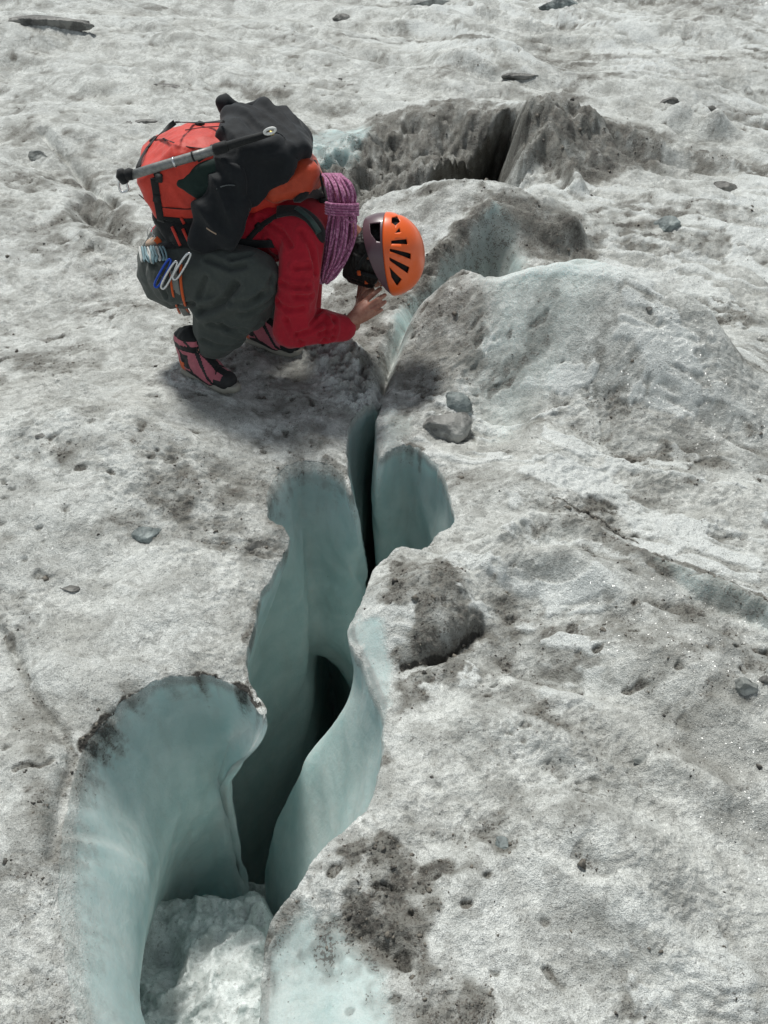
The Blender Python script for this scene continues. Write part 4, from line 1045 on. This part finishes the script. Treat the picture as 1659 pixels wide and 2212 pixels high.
for k in range(14):
    an = 2 * math.pi * k / 14; ring.append(A(583 + 12 * math.cos(an) , 283 + 6 * math.sin(an) - 3 * math.cos(an), 3.405))
tube(b, ring, .0045, 7, True, n=3); bm_obj("loop", b, M['white'], pole)
for k in (.31, .44):
    part("band", [pp(k), pp(k + .012)], .0185, M['silver'] if k < .4 else M['black'], pole)

# harness on the trousers
ct = Cast([trousers, shirt])
def hstrap(name, px, w, mat, parent, th=.003, off=.0015):
    b = bmesh.new(); ct.strap(b, px, w, th, off); return bm_obj(name, b, mat, parent)
legl = hstrap("leg_loop", [(376,585),(378,615),(385,645),(396,672),(404,680)], .030, M['greyw'], person, .004)
hstrap("edging", [(370,588),(371,617),(378,648),(389,675)], .008, M['orangew'], legl, .006, .004)
hstrap("edging", [(393,572),(391,605),(396,640),(408,674)], .010, M['orangew'], legl, .006, .004)
hstrap("waist_belt", [(312,540),(330,534),(360,532),(395,530)], .028, M['black'], person, .005)
pouch = blob("chalk_pouch", [[(A(325,528,3.53), .020), (A(340,524,3.50), .020), (A(332,516,3.55), .014)]], .004, M['beige'], None, 2); tag(pouch, "small beige pouch at the back of the climber's waist", "pouch")
b = bmesh.new(); ribbon(b, [A(336,515,3.475), A(343,522,3.47), A(347,532,3.465)], [Vector((0, -1, .2))] * 3, .022, .004); bm_obj("flap", b, M['orangew'], pouch)
b = bmesh.new(); cb2 = bmesh.new()
rc = random.Random(8)
for i in range(9):
    x0 = 309 + i * 6.0
    pts = []
    for k in range(10):
        an = 2 * math.pi * k / 10
        h = ct.hit(x0 + 3.2 * math.cos(an) + 3 * math.sin(an), 551 + 15 * math.sin(an), .010 + .004 * math.cos(an), 3.42); pts.append(h[0])
    tube(b if i % 3 else cb2, pts, .0035, 6, True, n=3)
cord = bm_obj("cord_hank", b, M['cord']); tag(cord, "small hank of pale blue cord clipped at the climber's hip", "cord"); bm_obj("white_strand", cb2, M['cordw'], cord)
def carabiner(cx, cy, ang, ln, w, mat, label, y):
    pts = []
    for k in range(16):
        an = 2 * math.pi * k / 16; a = ln * math.copysign(abs(math.cos(an)) ** .7, math.cos(an)); c = w * math.copysign(abs(math.sin(an)) ** .7, math.sin(an)) * (1 + .18 * math.cos(an))
        x = cx + a * math.cos(R(ang)) - c * math.sin(R(ang)); y_ = cy + a * math.sin(R(ang)) + c * math.cos(R(ang))
        pts.append(A(x, y_, y))
    b = bmesh.new(); tube(b, pts, .0045, 8, True, n=3); o = bm_obj("carabiner", b, mat); tag(o, label, "carabiner", "carabiners on the harness")
    b = bmesh.new(); tube(b, [lerp(pts[2], pts[1], .5), pts[4].lerp(pts[5], .3), pts[6]], .0036, 8); bm_obj("gate", b, M['silver'], o)
carabiner(352, 590, 118, 34, 6, M['blue'], "blue carabiner hanging nearest the cord hank on the hip", 3.325)
carabiner(366, 594, 118, 33, 6, M['silver'], "silver carabiner beside the blue one on the hip", 3.32)
carabiner(393, 575, 122, 33, 6.5, M['silver'], "silver carabiner nearest the knee, below the black sleeve", 3.315)
carabiner(266, 402, 75, 13, 9, M['silver'], "small silver carabiner dangling behind the pole grip at the pack base", 3.42)
b = bmesh.new()
tube(b, [A(318,500,3.5), A(326,488,3.48), A(330,505,3.47), A(322,515,3.49)], .0015, 5, True); tube(b, [A(322,498,3.48), A(334,510,3.47), A(326,520,3.47)], .0015, 5)
wl = bm_obj("wire_sling", b, M['silver']); tag(wl, "thin wire loops hanging below the base of the red pack", "sling")

# ---------------------------------------------------------------- snow lodged in the near end of the crevasse
def snow_plug():
    xs = np.arange(-1.0, .15, .0055); ys = np.arange(.35, 2.25, .0065)
    X, Y = np.meshgrid(xs, ys); sh = X.shape
    wx = X + .03 * fbm(X * 7, Y * 7, 2, 151); wy = Y + .03 * fbm(X * 7, Y * 7, 2, 152)
    crest = 1.70 + .10 * fbm(X * 5, X * 0 + 1, 2, 153)
    z = -.74 - .20 * sstep(1.0, 1.7, Y) + .0 * X
    z -= .85 * sstep(0, .28, Y - crest)
    z -= .20 * sstep(-.36, -.26, X + .12 * (Y - 1.3)) * sstep(1.2, 1.5, Y)
    z += .07 * np.exp(-((X + .50) / .13) ** 2 - ((Y - 1.30) / .25) ** 2) + .06 * np.exp(-((X + .36) / .08) ** 2 - ((Y - 1.12) / .12) ** 2)
    z += .045 * (1 - np.abs(fbm(wx * 5, wy * 5, 3, 154, .4)) * 2) + .012 * fbm(wx * 17, wy * 17, 4, 155, .6) + .007 * fbm(X * 50, Y * 50, 3, 156, .65)
    co = np.stack([X.ravel(), Y.ravel(), z.ravel()], 1).astype(np.float32)
    idx = np.arange(sh[0] * sh[1]).reshape(sh); q = np.stack([idx[:-1, :-1], idx[:-1, 1:], idx[1:, 1:], idx[1:, :-1]], -1).reshape(-1, 4)
    me = bpy.data.meshes.new("snow"); me.from_pydata(co.tolist(), [], q.tolist())
    t = NT("wet_snow"); pos = t.n('ShaderNodeNewGeometry').outputs['Position']
    a = t.noise(pos, 12, 4, .65, .3); b = t.noise(pos, 90, 3, .6)
    c = t.mix(t.ramp(a, .4, .62), (.76, .79, .785), (.47, .50, .49)); c = t.mix(t.ramp(b, .58, .68, 0, .6), c, (.20, .195, .18)); g = t.noise(pos, 330, 2, .7); c = t.mix(t.ramp(g, .35, .65, .35, 0), c, (.25, .26, .25))
    t.bsdf(c, t.ramp(a, .3, .7, .25, .6), t.bump(t.math('ADD', b, t.noise(pos, 35, 3, .6)), .6, .008), IOR=1.31)
    o = link(me, "snow", t.m); o['kind'] = 'structure'
snow_plug()

# ---------------------------------------------------------------- stones
def stone_mat(name, c1, c2, wet=.6):
    t = NT(name); tc = t.n('ShaderNodeTexCoord').outputs['Object']; oi = t.n('ShaderNodeObjectInfo').outputs['Random']
    a = t.noise(tc, 1.2, 5, .7, .5); b = t.noise(tc, 9, 4, .7)
    c = t.mix(t.ramp(a, .35, .65), c1, c2); c = t.mix(t.ramp(b, .48, .62, 0, .8), c, tuple(min(1, v * 1.55) for v in c2)); c = t.mix(t.ramp(b, .46, .36, 0, .8), c, tuple(v * .4 for v in c1))
    t.bsdf(c, wet, t.bump(t.math('ADD', a, t.math('MULTIPLY', b, .4)), .5, .12)); return t.m
S_dark = stone_mat("dark_schist", (.085, .084, .078), (.17, .167, .155)); S_grey = stone_mat("grey_granite", (.17, .18, .17), (.30, .31, .295)); S_blue = stone_mat("blue_grey_slate", (.12, .145, .145), (.22, .25, .245)); S_light = stone_mat("pale_gneiss", (.17, .17, .16), (.28, .28, .265))
def stone_bm(seed, sub=4, facets=9, rough=.10):
    rg = random.Random(seed); b = bmesh.new(); bmesh.ops.create_icosphere(b, subdivisions=sub, radius=1.0)
    pl = []
    for _ in range(facets):
        v = Vector((rg.gauss(0, 1), rg.gauss(0, 1), rg.gauss(0, .8))).normalized(); pl.append((v, rg.uniform(.55, .86)))
    off = Vector((seed * 3.1, seed * 1.7, seed))
    for v in b.verts:
        p = v.co.copy()
        for n_, d_ in pl:
            k = p.dot(n_)
            if k > d_: p -= n_ * (k - d_) * .96
        p *= 1 + rough * mnoise.noise(p * 2.2 + off) + rough * .5 * mnoise.noise(p * 6 + off)
        v.co = p
    return b
def stone(px, py, wpx, hpx, deep, mat, seed, label, rot=None, tilt=(0, 0), name="stone", facets=9):
    x, y = atz(px, py); z = gz(x, y)
    for _ in range(4): x, y = atz(px, py, z); z = gz(x, y)
    m_px = (y * CP + (CAM_H - z) * SP) / FPX
    w = wpx * m_px / 2; el = math.atan2(CAM_H - z, y); h = hpx * m_px / 2
    # the visible height mixes the stone's depth (seen at a slant) and its own height
    dy = w * deep; hz = max(math.sqrt(max(h * h - (dy * math.sin(el)) ** 2, (h * .35) ** 2)) / math.cos(el), .25 * w * .4)
    b = stone_bm(seed, 4 if wpx > 30 else 3, facets)
    rz = R(rot if rot is not None else random.Random(seed).uniform(-25, 25))
    for v in b.verts: v.co = Vector((v.co.x * w * 1.12, v.co.y * dy * 1.12, v.co.z * hz * 1.15))
    o = bm_obj(name, b, mat); o.rotation_euler = (R(tilt[0]), R(tilt[1]), rz); o.location = (x, y, z - hz * (.30 if px < 560 else .22))
    tag(o, label, "stone" if name == "stone" else "boulder")
    return o
stone(108, 47, 172, 30, .30, S_dark, 1, "long low dark boulder at the upper left, tapering to a point", 0, (0, 2), "boulder")
stone(738, 29, 40, 24, .8, S_dark, 2, "small dark peaked rock alone on the ice, left of the two far boulders", None, (0, 0), "boulder")
stone(937, 8, 96, 36, .7, S_grey, 3, "grey boulder with dark underside cut by the top edge of the photo", 4, (0, 0), "boulder")
stone(1210, 18, 78, 40, .6, S_blue, 4, "blue-grey far boulder, rightmost along the top edge", -5, (0, 6), "boulder")
stone(985, 873, 66, 50, .8, S_blue, 35, "angular grey-green stone above the crevasse arch, touching a paler stone", -20, (10, 14), facets=7)
stone(968, 926, 104, 66, .75, S_light, 16, "broad pale mottled stone embedded just above the icy arch of the crevasse", 10, (12, 0))
stone(1445, 484, 62, 36, .8, S_blue, 7, "flat blue-grey slab on the ice right of the dirty ridge", -10, (0, -8))
stone(1122, 172, 74, 18, .3, S_dark, 8, "thin dark slab lying on pale ice above the dirt cone", 3)
stone(1442, 222, 46, 24, .6, S_dark, 9, "dark stone left of two on the far right ice slope", 0)
stone(1532, 246, 36, 36, .6, S_dark, 10, "upright dark stone on the far right ice slope", 0)
stone(1480, 252, 66, 10, .3, S_dark, 11, "thin dark sliver of rock between the two stones on the right slope", -6)
stone(86, 350, 50, 28, .7, S_grey, 12, "grey lump of rock at the left, beside a pale crack line")
stone(1090, 1824, 50, 26, .8, S_blue, 13, "smooth blue-grey pebble sunk in white ice at the lower right", 5)
stone(1608, 1482, 52, 40, .7, S_grey, 14, "dark grey stone at the right edge among black grit", 0, (8, 0))
stone(1652, 1470, 30, 20, .7, S_dark, 15, "small dark stone cut by the right edge, beside a larger grey one")
stone(1563, 405, 62, 28, .5, S_dark, 17, "low dark stone set in a hollow at the upper right", -8)
stone(1578, 350, 44, 14, .4, S_dark, 18, "small flat dark stone above the hollow at the upper right", -5)
stone(548, 1184, 54, 34, .5, S_dark, 19, "flat dark stone lying on the ice tongue left of the crevasse", 38, (0, -14))
stone(318, 1150, 66, 36, .7, S_blue, 20, "wide blue-grey stone sunk flush into the left bank", 5, (0, 0), facets=5)
stone(150, 1268, 44, 16, .5, S_dark, 21, "small dark flake on the left bank below the sunken wide stone")
stone(362, 184, 56, 12, .3, S_dark, 22, "thin dark sliver of rock on pale ice above the backpack", -12)
stone(1547, 712, 20, 12, .8, S_dark, 23, "tiny dark pebble on the smooth right mound")
stone(1370, 838, 16, 10, .8, S_dark, 24, "tiny dark pebble below the crest of the right mound")
stone(300, 262, 72, 9, .3, S_dark, 25, "narrow dark streak of rock left of the red pack's top", 2)
stone(92, 940, 30, 12, .6, S_dark, 26, "small dark flake on the clean left bank, near the left edge")
stone(1390, 1640, 40, 22, .7, S_grey, 27, "small grey stone half buried in the lower right ice")
stone(735, 172, 10, 8, .8, S_dark, 28, "tiny dark pebble on the far ice above the jacket")

# grit: thousands of grains washed together in the dirty hollows (nobody could count them)
def grit():
    rs = np.random.RandomState(5); N = 60000
    px = rs.uniform(-20, 1680, N); py = rs.uniform(150, 2230, N)
    zz = 0
    r0 = [(px - PW / 2) / FPX, CP + (PH / 2 - py) / FPX * SP, -SP + (PH / 2 - py) / FPX * CP]
    t = -CAM_H / r0[2]; x = r0[0] * t; y = r0[1] * t
    D = sample(ICE, x, y, 'D') * (1 - sample(ICE, x, y, 'I')); keep = rs.rand(N) < (np.clip(D - .28, 0, 1) ** 1.4 * .85 + .006)
    keep &= y < 7.5
    d0 = sdist(x[keep], y[keep], RIM0); x, y = x[keep][d0 < -.008], y[keep][d0 < -.008]
    z = sample(ICE, x, y); n = len(x)
    size = np.minimum(rs.lognormal(-6.2, .68, n), .014) * (1 + .12 * y)
    base_ = [Vector(v) for v in ((0, 0, 1), (.94, 0, -.33), (-.47, .82, -.33), (-.47, -.82, -.33), (.4, .6, .5), (-.6, .1, .6))]
    tb = bmesh.new()
    for v in base_: tb.verts.new(v)
    bmesh.ops.convex_hull(tb, input=tb.verts); bmesh.ops.triangulate(tb, faces=tb.faces); tb.verts.index_update()
    V = np.array([v.co[:] for v in tb.verts]); F = np.array([[v.index for v in f.verts] for f in tb.faces])
    ang = rs.rand(n) * 6.28; c, s = np.cos(ang), np.sin(ang)
    sx, sy, sz = size * rs.uniform(.7, 1.5, n), size * rs.uniform(.6, 1.1, n), size * rs.uniform(.4, .9, n)
    vx = V[None, :, 0] * sx[:, None]; vy = V[None, :, 1] * sy[:, None]; vz = V[None, :, 2] * sz[:, None]
    co = np.stack([x[:, None] + vx * c[:, None] - vy * s[:, None], y[:, None] + vx * s[:, None] + vy * c[:, None], z[:, None] + vz + .0006], -1).reshape(-1, 3)
    f = (F[None] + np.arange(n)[:, None, None] * len(V)).reshape(-1, 3)
    me = bpy.data.meshes.new("grit"); me.vertices.add(len(co)); me.vertices.foreach_set("co", co.astype(np.float32).ravel())
    me.loops.add(f.size); me.loops.foreach_set("vertex_index", f.astype(np.int32).ravel()); me.polygons.add(len(f))
    me.polygons.foreach_set("loop_start", np.arange(0, f.size, 3, dtype=np.int32)); me.polygons.foreach_set("loop_total", np.full(len(f), 3, dtype=np.int32)); me.update()
    t = NT("grit"); pos = t.n('ShaderNodeNewGeometry').outputs['Position']
    a = t.noise(pos, 40, 2, .6); t.bsdf(t.mix(t.ramp(a, .35, .65), (.04, .038, .035), (.20, .18, .15)), .7)
    o = link(me, "grit", t.m, None, False); o['kind'] = 'stuff'; o['label'] = "dark grit scattered over the dirty ice"; o['category'] = "grit"
    print("grit", n)
grit()
